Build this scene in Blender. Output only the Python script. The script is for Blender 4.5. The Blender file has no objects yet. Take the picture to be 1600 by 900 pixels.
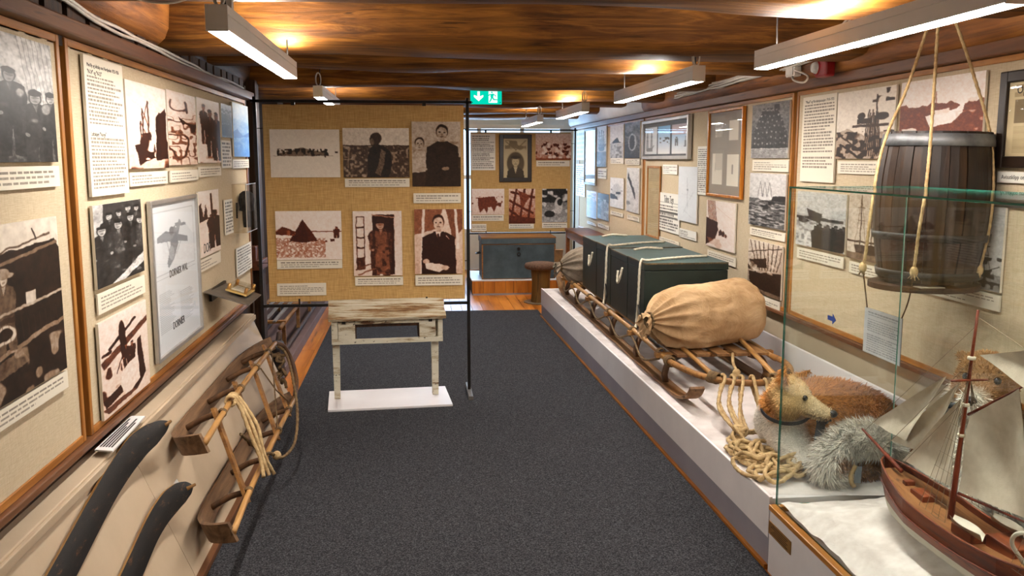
import bpy, bmesh, math, random
import numpy as np
from mathutils import Vector, Matrix

random.seed(7); RNG = np.random.RandomState(7)
SC = bpy.context.scene
COL = SC.collection

# ------------------------------------------------------------------ camera
F_PX, VPX, VPY, CAM_H = 1400.0, 645.0, 248.0, 1.65
_d = np.array([VPX - 800, 450 - VPY, -F_PX]); _d /= np.linalg.norm(_d)
_Z = np.array([0, -_d[2], _d[1]]); _Z /= np.linalg.norm(_Z)
_X = np.cross(_d, _Z)
_R = np.stack([_X, _d, _Z], 1)                 # world axes in camera coordinates
cam_data = bpy.data.cameras.new('camera'); cam_data.lens = 36 * F_PX / 1600; cam_data.sensor_width = 36
cam_data.clip_start = 0.05
cam = bpy.data.objects.new('camera', cam_data); COL.objects.link(cam)
cam.matrix_world = Matrix.Translation((0, 0, CAM_H)) @ Matrix(_R.T.tolist()).to_4x4()
SC.camera = cam

# ------------------------------------------------------------------ world, exposure
W = bpy.data.worlds.new('daylight'); SC.world = W; W.use_nodes = True
W.node_tree.nodes['Background'].inputs[0].default_value = (0.45, 0.68, 1.0, 1)
W.node_tree.nodes['Background'].inputs[1].default_value = 3.0
SC.view_settings.view_transform = 'Standard'; SC.view_settings.look = 'None'
SC.view_settings.exposure = 0.0; SC.view_settings.gamma = 1.0
SC.view_settings.use_curve_mapping = False
LAMP_DOWN, LAMP_UP, LAMP_COL = 124.0, 240.0, (1.0, 0.94, 0.87)
DAY_W, DAY_COL = 110.0, (0.42, 0.66, 1.0)       # daylight entering by the end window

# ------------------------------------------------------------------ pixel -> point of a known plane
def ray(x, y):
    v = _R.T @ np.array([x - 800, 450 - y, -F_PX]); return v / np.linalg.norm(v)
def hit(x, y, ax, val):
    i = 'xyz'.index(ax); v = ray(x, y); o = np.array([0, 0, CAM_H])
    return o + (val - o[i]) / v[i] * v

# ------------------------------------------------------------------ colours and materials
def lin(h):
    h = h.lstrip('#'); c = [int(h[i:i+2], 16) / 255 for i in (0, 2, 4)]
    return tuple(x / 12.92 if x <= .04045 else ((x + .055) / 1.055) ** 2.4 for x in c)
def rgba(c):
    if isinstance(c, str): c = lin(c)
    return (*c, 1.0)
MATS = {}
class NT:
    def __init__(s, name):
        s.m = bpy.data.materials.new(name); s.m.use_nodes = True; s.t = s.m.node_tree; s.t.nodes.clear()
        s.out = s.n('ShaderNodeOutputMaterial')
    def n(s, typ, **kw):
        nd = s.t.nodes.new(typ)
        for k, v in kw.items():
            if k.startswith('i_'):
                key = k[2:]; key = int(key) if key.isdigit() else key.replace('_', ' ')
                if isinstance(v, bpy.types.NodeSocket): s.t.links.new(v, nd.inputs[key])
                else: nd.inputs[key].default_value = v
            else: setattr(nd, k, v)
        return nd
    def link(s, a, b): s.t.links.new(a, b)
    def coords(s, scale=(1, 1, 1), rnd=True):
        tc = s.n('ShaderNodeTexCoord'); v = tc.outputs['Object']
        if rnd:
            oi = s.n('ShaderNodeObjectInfo')
            mu = s.n('ShaderNodeMath', operation='MULTIPLY', i_0=oi.outputs['Random'], i_1=37.0)
            ad = s.n('ShaderNodeVectorMath', operation='ADD', i_0=v, i_1=mu.outputs[0]); v = ad.outputs[0]
        mp = s.n('ShaderNodeMapping', i_Vector=v, i_Scale=scale)
        return mp.outputs[0]
    def noise(s, vec, scale, detail=5, rough=.6, dist=0):
        return s.n('ShaderNodeTexNoise', i_Vector=vec, i_Scale=scale, i_Detail=detail, i_Roughness=rough, i_Distortion=dist).outputs['Fac']
    def ramp(s, fac, stops):
        r = s.n('ShaderNodeValToRGB', i_0=fac); e = r.color_ramp.elements
        while len(e) < len(stops): e.new(.5)
        for el, (p, c) in zip(e, stops): el.position = p; el.color = rgba(c)
        return r.outputs[0]
    def mix(s, fac, a, b, typ='MIX'):
        m = s.n('ShaderNodeMix', data_type='RGBA', blend_type=typ)
        for sock, v in ((m.inputs[0], fac), (m.inputs[6], a), (m.inputs[7], b)):
            if isinstance(v, bpy.types.NodeSocket): s.link(v, sock)
            else: sock.default_value = v if isinstance(v, (float, int)) else rgba(v)
        return m.outputs[2]
    def bsdf(s, col, rough=.6, metal=0, bump=None, bstr=.3, bdist=.01, spec=.4, **kw):
        b = s.n('ShaderNodeBsdfPrincipled', **kw)
        if isinstance(col, bpy.types.NodeSocket): s.link(col, b.inputs['Base Color'])
        else: b.inputs['Base Color'].default_value = rgba(col)
        if isinstance(rough, bpy.types.NodeSocket): s.link(rough, b.inputs['Roughness'])
        else: b.inputs['Roughness'].default_value = rough
        b.inputs['Metallic'].default_value = metal; b.inputs['Specular IOR Level'].default_value = spec
        if bump is not None:
            bp = s.n('ShaderNodeBump', i_Strength=bstr, i_Distance=bdist, i_Height=bump); s.link(bp.outputs[0], b.inputs['Normal'])
        s.link(b.outputs[0], s.out.inputs[0]); return s.m

def plain(name, c1, c2=None, nscale=6, rough=.6, bump=0, bscale=80, metal=0, scale=(1, 1, 1), spec=.4, bdist=.004, lo=.35, hi=.65):
    if name in MATS: return MATS[name]
    t = NT(name); v = t.coords(scale)
    col = c1 if c2 is None else t.ramp(t.noise(v, nscale), [(lo, c1), (hi, c2)])
    m = t.bsdf(col, rough, metal, bump=t.noise(v, bscale, 3) if bump else None, bstr=bump, bdist=bdist, spec=spec)
    MATS[name] = m; return m
def wood(name, dark, midc, light, axis='x', grain=14, rough=.5, bump=.25, knots=True, spec=.35, var=.35):
    """grain runs along axis"""
    if name in MATS: return MATS[name]
    t = NT(name); k = 'xyz'.index(axis); sc = [1, 1, 1]; sc[k] = .07
    v = t.coords(tuple(sc)); v2 = t.coords((1, 1, 1))
    g = t.noise(v, grain, 8, .65, .8)
    col = t.ramp(g, [(.35, dark), (.5, midc), (.66, light)])
    big = t.noise(v2, 1.7, 2); col = t.mix(var, col, t.ramp(big, [(.3, dark), (.5, midc), (.7, light)]))
    sc3 = [1, 1, 1]; sc3[k] = .05
    cr = t.noise(t.coords(tuple(sc3)), grain * 2.2, 2, .5, .3)
    crk = t.ramp(cr, [(.28, '000000'), (.34, 'FFFFFF')])
    col = t.mix(.6, col, crk, 'MULTIPLY')
    if knots:
        sk = [1, 1, 1]; sk[k] = .45
        vo = t.n('ShaderNodeTexVoronoi', i_Vector=t.coords(tuple(sk)), i_Scale=3.2)
        kn = t.ramp(vo.outputs['Distance'], [(.05, '241206'), (.13, 'FFFFFF')]); col = t.mix(.75, col, kn, 'MULTIPLY')
    m = t.bsdf(col, rough, 0, bump=g, bstr=bump, bdist=.012, spec=spec); MATS[name] = m; return m
def emit(name, col, strength):
    if name in MATS: return MATS[name]
    t = NT(name); e = t.n('ShaderNodeEmission', i_Color=rgba(col), i_Strength=strength); t.link(e.outputs[0], t.out.inputs[0])
    MATS[name] = t.m; return t.m
def glassy(name, tint='FFFFFF', refl=(.6, .03)):
    """thin clear sheet: light passes straight through, fresnel reflection on top"""
    t = NT(name); tr = t.n('ShaderNodeBsdfTransparent', i_Color=rgba(tint)); gl = t.n('ShaderNodeBsdfGlossy', i_Roughness=.015)
    lw = t.n('ShaderNodeLayerWeight', i_Blend=.5); pw = t.n('ShaderNodeMath', operation='POWER', i_0=lw.outputs['Facing'], i_1=5.0)
    ma = t.n('ShaderNodeMath', operation='MULTIPLY_ADD', i_0=pw.outputs[0], i_1=refl[0], i_2=refl[1])
    mx = t.n('ShaderNodeMixShader', i_0=ma.outputs[0], i_1=tr.outputs[0], i_2=gl.outputs[0])
    t.link(mx.outputs[0], t.out.inputs[0]); MATS[name] = t.m; return t.m
def vcol(name, rough=.5, spec=.3, bump=0, bscale=200):
    if name in MATS: return MATS[name]
    t = NT(name); a = t.n('ShaderNodeAttribute', attribute_name='print')
    m = t.bsdf(a.outputs['Color'], rough, 0, bump=t.noise(t.coords(), bscale, 3) if bump else None, bstr=bump, bdist=.003, spec=spec)
    MATS[name] = m; return m

def textile(name, c1, c2, weave=260, rough=.9, bump=.5, ax=('y', 'z'), slub=.5):
    if name in MATS: return MATS[name]
    t = NT(name); i, j = ('xyz'.index(a) for a in ax)
    s1 = [1, 1, 1]; s1[i] = .06; s2 = [1, 1, 1]; s2[j] = .06
    a = t.noise(t.coords(tuple(s1)), weave, 3, .6); b = t.noise(t.coords(tuple(s2)), weave, 3, .6)
    ad = t.n('ShaderNodeMath', operation='ADD', i_0=a, i_1=b); h = t.n('ShaderNodeMath', operation='MULTIPLY', i_0=ad.outputs[0], i_1=.5).outputs[0]
    col = t.ramp(h, [(.5 - .15 * slub - .05, c1), (.5 + .15 * slub + .05, c2)])
    m = t.bsdf(col, rough, 0, bump=h, bstr=bump, bdist=.004, spec=.15); MATS[name] = m; return m

# ------------------------------------------------------------------ mesh builder
class MB:
    def __init__(s): s.v = []; s.f = []; s.mi = []; s.c = None
    def add(s, vs, fs, mi=0):
        b = len(s.v); s.v += [tuple(map(float, p)) for p in vs]; s.f += [tuple(b + i for i in f) for f in fs]; s.mi += [mi] * len(fs); return s
    def box(s, a, b, mi=0, bev=0):
        (x0, y0, z0), (x1, y1, z1) = np.minimum(a, b), np.maximum(a, b)
        if bev <= 0:
            vs = [(x0,y0,z0),(x1,y0,z0),(x1,y1,z0),(x0,y1,z0),(x0,y0,z1),(x1,y0,z1),(x1,y1,z1),(x0,y1,z1)]
            return s.add(vs, [(0,3,2,1),(4,5,6,7),(0,1,5,4),(1,2,6,5),(2,3,7,6),(3,0,4,7)], mi)
        bm = bmesh.new(); bmesh.ops.create_cube(bm, size=1)
        for v in bm.verts: v.co = ((x0+x1)/2 + v.co.x*(x1-x0), (y0+y1)/2 + v.co.y*(y1-y0), (z0+z1)/2 + v.co.z*(z1-z0))
        bmesh.ops.bevel(bm, geom=bm.edges[:], offset=bev, segments=2, profile=.5, affect='EDGES')
        return s.bm(bm, mi)
    def bm(s, bm, mi=0):
        bm.verts.index_update(); s.add([v.co[:] for v in bm.verts], [[v.index for v in f.verts] for f in bm.faces], mi); bm.free(); return s
    def bar(s, p, q, w, h, up=(0, 0, 1), mi=0):
        p, q = np.array(p, float), np.array(q, float); d = (q-p) / np.linalg.norm(q-p); u = np.array(up, float)
        sd = np.cross(d, u); sd /= np.linalg.norm(sd); u = np.cross(sd, d)
        vs = [e + sd*a*w/2 + u*b*h/2 for e in (p, q) for a, b in ((-1,-1),(1,-1),(1,1),(-1,1))]
        return s.add(vs, [(0,1,2,3),(7,6,5,4),(0,4,5,1),(1,5,6,2),(2,6,7,3),(3,7,4,0)], mi)
    def tube(s, path, r, n=8, cap=True, mi=0, lobes=0, twist=0, amp=.16, flat=None, closed=False):
        P = np.array(path, float); N = len(P); rr = np.full(N, r) if np.isscalar(r) else np.array(r, float)
        T = np.gradient(P, axis=0)
        if closed: T = np.roll(P, -1, 0) - np.roll(P, 1, 0)
        T /= np.linalg.norm(T, axis=1)[:, None] + 1e-12
        ref = np.array([0, 0, 1.]) if abs(T[0][2]) < .9 else np.array([1., 0, 0])
        u = np.cross(ref, T[0]); u /= np.linalg.norm(u); vs = []; L = 0
        for i in range(N):
            u = u - T[i] * (u @ T[i]); u /= np.linalg.norm(u) + 1e-12; w = np.cross(T[i], u)
            if i: L += np.linalg.norm(P[i] - P[i-1])
            th = np.arange(n) * 2*math.pi/n; k = rr[i] * np.ones(n)
            if lobes: k = k * (1 + amp * np.cos(lobes * th + twist * L))
            vs += list(P[i] + np.outer(k*np.cos(th), u) + np.outer(k*np.sin(th), w * (flat or 1)))
        fs = []
        for i in range(N if closed else N-1):
            a, b = i*n, ((i+1) % N)*n
            fs += [(a+j, a+(j+1) % n, b+(j+1) % n, b+j) for j in range(n)]
        if cap and not closed: fs += [tuple(range(n-1, -1, -1)), tuple(range((N-1)*n, N*n))]
        return s.add(vs, fs, mi)
    def lathe(s, prof, n=24, o=(0, 0, 0), axis='z', mi=0, a0=0, a1=2*math.pi):
        full = abs(a1 - a0 - 2*math.pi) < 1e-6; m = n if full else n + 1; vs = []
        for r, h in prof:
            for j in range(m):
                a = a0 + (a1-a0) * j / n; x, y = r*math.cos(a), r*math.sin(a)
                p = {'z': (x, y, h), 'x': (h, x, y), 'y': (y, h, x)}[axis]; vs.append(np.add(p, o))
        fs = []
        for i in range(len(prof) - 1):
            for j in range(n): k = (j+1) % m; fs.append((i*m+j, i*m+k, (i+1)*m+k, (i+1)*m+j))
        return s.add(vs, fs, mi)
    def prism(s, poly, vec, mi=0):
        n = len(poly); P = [np.array(p, float) for p in poly]; Q = [p + np.array(vec) for p in P]
        return s.add(P + Q, [tuple(range(n-1, -1, -1)), tuple(range(n, 2*n))] + [(i, (i+1) % n, n+(i+1) % n, n+i) for i in range(n)], mi)
    def grid(s, fn, nu, nv, mi=0):
        vs = [fn(i/nu, j/nv) for j in range(nv+1) for i in range(nu+1)]
        return s.add(vs, [(j*(nu+1)+i, j*(nu+1)+i+1, (j+1)*(nu+1)+i+1, (j+1)*(nu+1)+i) for j in range(nv) for i in range(nu)], mi)
    def ellip(s, c, r, n=12, m=8, mi=0, rot=None):
        pr = [(max(math.sin(math.pi*i/m), 1e-4), -math.cos(math.pi*i/m)) for i in range(m+1)]; q = MB().lathe(pr, n)
        V = np.array(q.v) * np.array(r)
        if rot is not None: V = V @ np.array(rot).T
        return s.add(V + np.array(c), q.f, mi)
    def build(s, name, mats, parent=None, smooth=False, label=None, cat=None, group=None, kind=None, origin=None):
        V = np.array(s.v)
        if parent is not None: org = np.array(parent['_w'])
        elif origin is not None: org = np.array(origin, float)
        else: mn, mx = V.min(0), V.max(0); org = np.array([(mn[0]+mx[0])/2, (mn[1]+mx[1])/2, mn[2]])
        me = bpy.data.meshes.new(name); me.from_pydata((V - org).tolist(), [], s.f)
        if not isinstance(mats, (list, tuple)): mats = [mats]
        for m in mats: me.materials.append(m)
        if len(mats) > 1: me.polygons.foreach_set('material_index', s.mi)
        if smooth: me.polygons.foreach_set('use_smooth', [True] * len(me.polygons))
        if s.c is not None:
            at = me.color_attributes.new('print', 'FLOAT_COLOR', 'POINT')
            cc = np.ones((len(V), 4)); cc[:, :3] = s.c; at.data.foreach_set('color', cc.ravel())
        me.update()
        o = bpy.data.objects.new(name, me); COL.objects.link(o)
        if parent is not None: o.parent = parent; o['_w'] = list(org)
        else: o.location = org; o['_w'] = list(org)
        tag(o, label, cat, group, kind); return o
def tag(o, label=None, cat=None, group=None, kind=None):
    for k, v in (('label', label), ('category', cat), ('group', group), ('kind', kind)):
        if v: o[k] = v
    return o
def thing(name, loc, label, cat, group=None, kind=None):
    o = bpy.data.objects.new(name, None); COL.objects.link(o); o.location = loc; o['_w'] = list(map(float, loc)); o.empty_display_size = .05
    return tag(o, label, cat, group, kind)
def sub(o):                                            # a child that carries children: same origin
    return o
def spline(pts, n=8, closed=False):
    P = np.array(pts, float); N = len(P); out = []
    for i in range(N if closed else N-1):
        g = (lambda k: P[k % N]) if closed else (lambda k: P[min(max(k, 0), N-1)])
        a, b, c, d = g(i-1), g(i), g(i+1), g(i+2)
        for t in np.arange(n)/n:
            out.append(.5*((2*b) + (c-a)*t + (2*a-5*b+4*c-d)*t*t + (3*b-a-3*c+d)*t**3))
    if not closed: out.append(P[-1])
    return np.array(out)
def rope_mb(pts, r=.008, n=6, k=6, closed=False, lobes=3, smooth_path=True):
    p = spline(pts, k, closed) if smooth_path else np.array(pts)
    # resample evenly
    if closed: p = np.vstack([p, p[:1]])
    dl = np.r_[0, np.cumsum(np.linalg.norm(np.diff(p, axis=0), axis=1))]; m = max(int(dl[-1] / (r*1.1)), 4); m = min(m, 1500)
    t = np.linspace(0, dl[-1], m); q = np.stack([np.interp(t, dl, p[:, i]) for i in range(3)], 1)
    return MB().tube(q, r, 9, lobes=lobes, twist=math.pi/(r*2.6), amp=.2)
def remesh(mb, voxel, smooth_it=4, fac=.5, disp=None):
    """union of closed shapes -> one continuous skin (verts, faces)"""
    me = bpy.data.meshes.new('tmp'); me.from_pydata(mb.v, [], mb.f); ob = bpy.data.objects.new('tmp', me); COL.objects.link(ob)
    r = ob.modifiers.new('r', 'REMESH'); r.mode = 'VOXEL'; r.voxel_size = voxel
    sm = ob.modifiers.new('s', 'SMOOTH'); sm.iterations = smooth_it; sm.factor = fac
    dg = bpy.context.evaluated_depsgraph_get(); dg.update(); ev = ob.evaluated_get(dg); m2 = ev.to_mesh()
    V = np.empty(len(m2.vertices)*3); m2.vertices.foreach_get('co', V); V = V.reshape(-1, 3)
    Nn = np.empty(len(m2.vertices)*3); m2.vertices.foreach_get('normal', Nn); Nn = Nn.reshape(-1, 3)
    Fs = [tuple(p.vertices) for p in m2.polygons]
    ev.to_mesh_clear(); bpy.data.objects.remove(ob); bpy.data.meshes.remove(me)
    return V, Nn, Fs
def text_mb(txt, size, org, ux, uy, align='LEFT', depth=.0006):
    """text as solid letters on a plane through org with directions ux (reading) and uy (up)"""
    cu = bpy.data.curves.new('t', 'FONT'); cu.body = txt; cu.size = size; cu.align_x = align; cu.extrude = depth; cu.resolution_u = 2
    ob = bpy.data.objects.new('t', cu); COL.objects.link(ob); dg = bpy.context.evaluated_depsgraph_get(); dg.update()
    ev = ob.evaluated_get(dg); m = ev.to_mesh(); ux, uy = np.array(ux, float), np.array(uy, float); nz = np.cross(ux, uy)
    V = [np.array(org) + ux*v.co.x + uy*v.co.y + nz*v.co.z for v in m.vertices]; Fs = [tuple(p.vertices) for p in m.polygons]
    ev.to_mesh_clear(); bpy.data.objects.remove(ob); bpy.data.curves.remove(cu)
    return MB().add(V, Fs)
# smooth value noise for shaping meshes
_NG = np.random.RandomState(3).rand(32, 32, 32)
def vnoise(p, s=1.0):
    p = np.asarray(p, float) * s; i = np.floor(p).astype(int); f = p - i; f = f*f*(3-2*f); r = 0
    for dx in (0, 1):
        for dy in (0, 1):
            for dz in (0, 1):
                w = (f[..., 0] if dx else 1-f[..., 0]) * (f[..., 1] if dy else 1-f[..., 1]) * (f[..., 2] if dz else 1-f[..., 2])
                r = r + w * _NG[(i[..., 0]+dx) % 32, (i[..., 1]+dy) % 32, (i[..., 2]+dz) % 32]
    return r - .5

# ================================================================== materials
m_beam = wood('varnished_log', '251203', '643B10', '996524', 'x', 30, .62, .6, True, .2, .4)
m_log = wood('wall_log', '3A1E08', '7A4719', 'A5692B', 'y', 24, .6, .5, True, .35, .45)
m_darkwood = wood('dark_timber', '1A0F08', '352010', '55351C', 'z', 16, .7, .4, False)
m_frame = wood('oak_frame', '7A4A1C', 'A66B2D', 'C48A45', 'z', 22, .4, .1, False)
m_frame_y = wood('oak_frame_long', '7A4A1C', 'A66B2D', 'C48A45', 'y', 22, .4, .1, False)
m_trim = wood('brown_trim', '4A2C18', '6B452A', '85593A', 'y', 20, .4, .1, False)
m_floor = wood('pine_floor', '8E4A12', 'BC701F', 'D99038', 'y', 10, .32, .12, True, .5, .3)
m_linen = textile('beige_linen', 'BCAA8C', 'D2C2A6', 420, .9, .25)
m_burlap = textile('burlap', 'AC864F', 'D9B478', 190, .92, .55, ('x', 'z'), .8)
m_carpet = NT('grey_carpet')
_v = m_carpet.coords(rnd=False); _n = m_carpet.noise(_v, 170, 3, .75)
_c = m_carpet.ramp(_n, [(.34, '131315'), (.5, '313134'), (.68, '606064')])
m_carpet = m_carpet.bsdf(_c, .95, 0, bump=_n, bstr=.8, bdist=.006, spec=.1)
m_cream = plain('cream_paint', 'B39F85', 'BEAA90', 3, .55, .05, 60)
m_white = plain('white_paint', 'D8D3D4', 'E4E0E0', 2, .42, .03, 40)
m_lilac = plain('plinth_toe_shade', '85818A', '918D95', 2, .5)  # darker lilac-grey puts the shade of the lower plinth front into colour
m_steel = plain('black_steel', '14110F', '241E1A', 9, .45, .05, 60, .3)
m_grey = plain('grey_enamel', 'E2DED6', 'E8E4DE', 4, .45)
m_wallpaint = plain('wall_paint', 'A89880', 'B5A58C', 2, .8)
m_card = vcol('printed_board', .55, .25)
m_gloss = vcol('glossy_print', .45, .25)
m_glass = glassy('clear_glass', 'FCFEFD', (.6, .032)); m_pglass = glassy('picture_glass', 'FFFFFF', (.22, .008))
m_edge = plain('green_glass_edge', '1F5A4B', '2E7A66', 5, .15, spec=.6)
m_rope = plain('hemp_rope', '9C7F55', 'C6AB7D', 40, .9, .2, 300)
m_ropedark = plain('old_cord', '54402A', '7A6242', 40, .9, .2, 300)
m_ropewhite = plain('cotton_cord', 'C9BFA6', 'E2DAC4', 40, .9, .2, 300)
m_ash = wood('weathered_ash', '4B321E', '7A5634', '9D7647', 'y', 20, .55, .25, False)
m_ashx = wood('weathered_ash_cross', '5B3B1F', '8F6233', 'B08146', 'x', 20, .55, .25, False)
m_cable = plain('white_cable', 'B9AFA2', 'C9C0B4', 20, .5)

XL, XR = -1.15, 2.35
# ================================================================== the setting
fl = MB().box((-1.95, -1.3, -.06), (2.5, 13.5, -.014)).build('floor', m_darkwood, kind='structure')
x = -1.92; k = 0; pl_me = {}
while x < 2.35:
    cuts = [-1.25, 3.0 + (k*1.7) % 2.6, 6.2 + (k*2.3) % 2.4, 9.3 + (k*1.1) % 2.2, 13.4]
    for a, b in zip(cuts[:-1], cuts[1:]):
        if b < 3.2 and -0.8 < x < 1.2: continue
        MB().box((x+.0015, a+.001, -.014), (x+.1145, b-.001, 0), bev=.0015).build('plank', m_floor, fl)
    x += .116; k += 1
carpet = MB()
carpet.prism([(-.84, -1.2, .0005), (1.40, -1.2, .0005), (1.385, 3.3, .0005), (1.335, 9.62, .0005), (-.84, 9.68, .0005)], (0, 0, .009))
carpet.build('carpet_runner', m_carpet, label='speckled charcoal grey carpet running down the middle of the room', cat='carpet')

MB().box((-1.33, -1.2, 0), (XL-.02, 6.5, 2.6)).build('wall_left', m_darkwood, kind='structure')
wl2 = MB(); wl2.box((-2.0, 6.5, 0), (-1.92, 13.4, 2.6)); wl2.box((-1.92, 6.5, 0), (-1.33, 6.56, 2.6))
wl2.build('wall_left_rear', m_darkwood, kind='structure')
MB().box((XR+.02, -1.2, 0), (XR+.12, 13.4, 2.6)).build('wall_right', m_wallpaint, kind='structure')
MB().box((-2.0, -1.3, 0), (2.47, -1.2, 2.6)).build('wall_back', m_wallpaint, kind='structure')
we = MB()
WX0, WX1, WZ0, WZ1 = .35, 2.25, .55, 2.15
we.box((-2.0, 13.4, 0), (WX0, 13.5, 2.6)); we.box((WX1, 13.4, 0), (2.47, 13.5, 2.6)); we.box((WX0, 13.4, 0), (WX1, 13.5, WZ0)); we.box((WX0, 13.4, WZ1), (WX1, 13.5, 2.6))
m_wallwhite = plain('whitewash', 'C9CCD2', 'D8DADF', 3, .8, .15, 30)
we.build('wall_end', m_wallwhite, kind='structure')
win = MB()
for xa in (WX0, WX0+.6, WX0+1.24, WX1-.06): win.box((xa, 13.41, WZ0), (xa+.06, 13.47, WZ1))
for za in (WZ0, (WZ0+WZ1)/2, WZ1-.06): win.box((WX0, 13.415, za), (WX1, 13.465, za+.06))
wo = win.build('window_1', m_white, kind='structure')
for i, (xa, xb) in enumerate(((WX0+.06, WX0+.6), (WX0+.66, WX0+1.24), (WX0+1.3, WX1-.06))):
    for za, zb in ((WZ0+.06, (WZ0+WZ1)/2), ((WZ0+WZ1)/2+.06, WZ1-.06)):
        MB().box((xa, 13.437, za), (xb, 13.442, zb)).build('pane', m_glass, wo)
dl = bpy.data.lights.new('window_daylight', 'AREA'); dl.shape = 'RECTANGLE'; dl.size = 1.85; dl.size_y = 1.5; dl.energy = DAY_W; dl.color = DAY_COL
do = bpy.data.objects.new('window_daylight', dl); COL.objects.link(do); do.location = (1.3, 13.62, 1.35); do.rotation_euler = (math.radians(-90), 0, 0)

# side window on the left behind the screen
sw = MB()
for ya in (7.0, 7.75, 8.5): sw.box((-1.915, ya, .95), (-1.88, ya+.05, 1.95))
for za in (.95, 1.43, 1.9): sw.box((-1.915, 7.0, za), (-1.885, 8.55, za+.05))
sw.build('window_2', m_darkwood, kind='structure')
MB().box((-1.918, 7.03, .97), (-1.914, 8.52, 1.93)).build('window_2_pane', emit('overcast_pane', (.35, .6, 1.0), 1.6), kind='structure')

ceil = MB().box((-2.0, -1.3, 2.52), (2.47, 13.5, 2.6)).build('ceiling', wood('ceiling_board', '2A1608', '4A2A10', '6A3F1A', 'y', 12, .6, .3), kind='structure')
def beam(yc, zl, zr, wy, hz, seed, x0=-1.32, x1=2.36, part=True):
    N, M = 56, 20; vs = []; rs = np.random.RandomState(seed); ph = rs.rand(4)*6
    for i in range(N+1):
        t = i/N; xx = x0 + (x1-x0)*t; zb = zl + (zr-zl)*t
        zb += .007*math.sin(3.1*t*3+ph[0]) + .005*math.sin(17*t+ph[1]); w = wy*(1 + .08*math.sin(5*t+ph[2])); h = hz
        for j in range(M):
            a = 2*math.pi*j/M; ca, sa = math.cos(a), math.sin(a); e = .38
            py = w/2*math.copysign(abs(ca)**e, ca); pz = h/2*math.copysign(abs(sa)**e, sa)
            q = np.array([xx*1.3+seed*3, py*4, pz*4]); nz = vnoise(q, 1.6)*.05 + vnoise(q*np.array([1, 2, 2]), 3.3)*.02
            vs.append((xx, yc + py*(1+nz*2.2), zb + h/2 + pz*(1+nz*1.6)))
    fs = [(i*M+j, i*M+(j+1) % M, (i+1)*M+(j+1) % M, (i+1)*M+j) for i in range(N) for j in range(M)] + [tuple(range(M-1, -1, -1)), tuple(range(N*M, N*M+M))]
    return MB().add(vs, fs).build('beam', m_beam, ceil, smooth=True)
for yc, zl, zr, wy, hz, sd in ((.75, 2.2, 2.2, .34, .34, 1), (1.95, 2.2, 2.2, .34, .34, 2), (3.19, 2.20, 2.175, .42, .36, 3), (4.58, 2.165, 2.15, .50, .38, 4),
                               (5.52, 2.185, 2.165, .36, .36, 5), (6.86, 2.175, 2.165, .38, .36, 6), (8.25, 2.165, 2.165, .38, .36, 7), (9.75, 2.2, 2.2, .36, .34, 8), (11.2, 2.2, 2.2, .36, .34, 9), (12.6, 2.2, 2.2, .36, .34, 10)):
    beam(yc, zl, zr, wy, hz, sd)

def wall_log(name, xa, xb, ya, yb, za, zb, seed, mat):
    N, M = 50, 16; vs = []
    for i in range(N+1):
        yy = ya + (yb-ya)*i/N
        for j in range(M):
            a = 2*math.pi*j/M; ca, sa = math.cos(a), math.sin(a); e = .55
            px = (xb-xa)/2*math.copysign(abs(ca)**e, ca); pz = (zb-za)/2*math.copysign(abs(sa)**e, sa)
            nz = vnoise(np.array([yy*1.6+seed*5, px*5, pz*5]), 1.5)*.10
            vs.append(((xa+xb)/2 + px*(1+nz), yy, (za+zb)/2 + pz*(1+nz)))
    fs = [(i*M+j, (i+1)*M+j, (i+1)*M+(j+1) % M, i*M+(j+1) % M) for i in range(N) for j in range(M)] + [tuple(range(M)), tuple(range(N*M+M-1, N*M-1, -1))]
    return MB().add(vs, fs).build(name, mat, smooth=True, kind='structure')
wall_log('trim_11', -1.40, -1.09, -1.1, 4.52, 2.165, 2.52, 1, m_log)
wall_log('trim_12', -1.42, -1.135, 4.55, 6.7, 2.15, 2.52, 2, wood('shaded_log', '1E1109', '3A2312', '55351C', 'y', 22, .6, .5))  # same wall log continued, its shadow put into a darker wood colour
wall_log('trim_13', 2.27, 2.5, -1.1, 8.9, 2.10, 2.36, 3, m_log)
wall_log('trim_14', 2.29, 2.5, 8.9, 13.3, 2.10, 2.50, 4, m_wallwhite)
wall_log('trim_15', 2.30, 2.5, -1.1, 8.9, 2.33, 2.56, 5, m_log)
# dark upright boards peeping out between the left moulding and the log above it
yy = 1.2; bi = 0; wu = MB().box((-1.20, -1.1, 2.0), (-1.17, 6.5, 2.20)).build('wall_left_cladding', plain('near_black', '0A0705', '120C08', 5, .9), kind='structure')  # near-black backing behind the gaps between the boards
while yy < 6.4:
    wdt = .12 + .05*((bi*7) % 3)/2; MB().box((-1.175, yy, 2.02), (-1.15, yy+wdt, 2.19)).build('board', m_darkwood, wu); yy += wdt + .045; bi += 1

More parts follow.
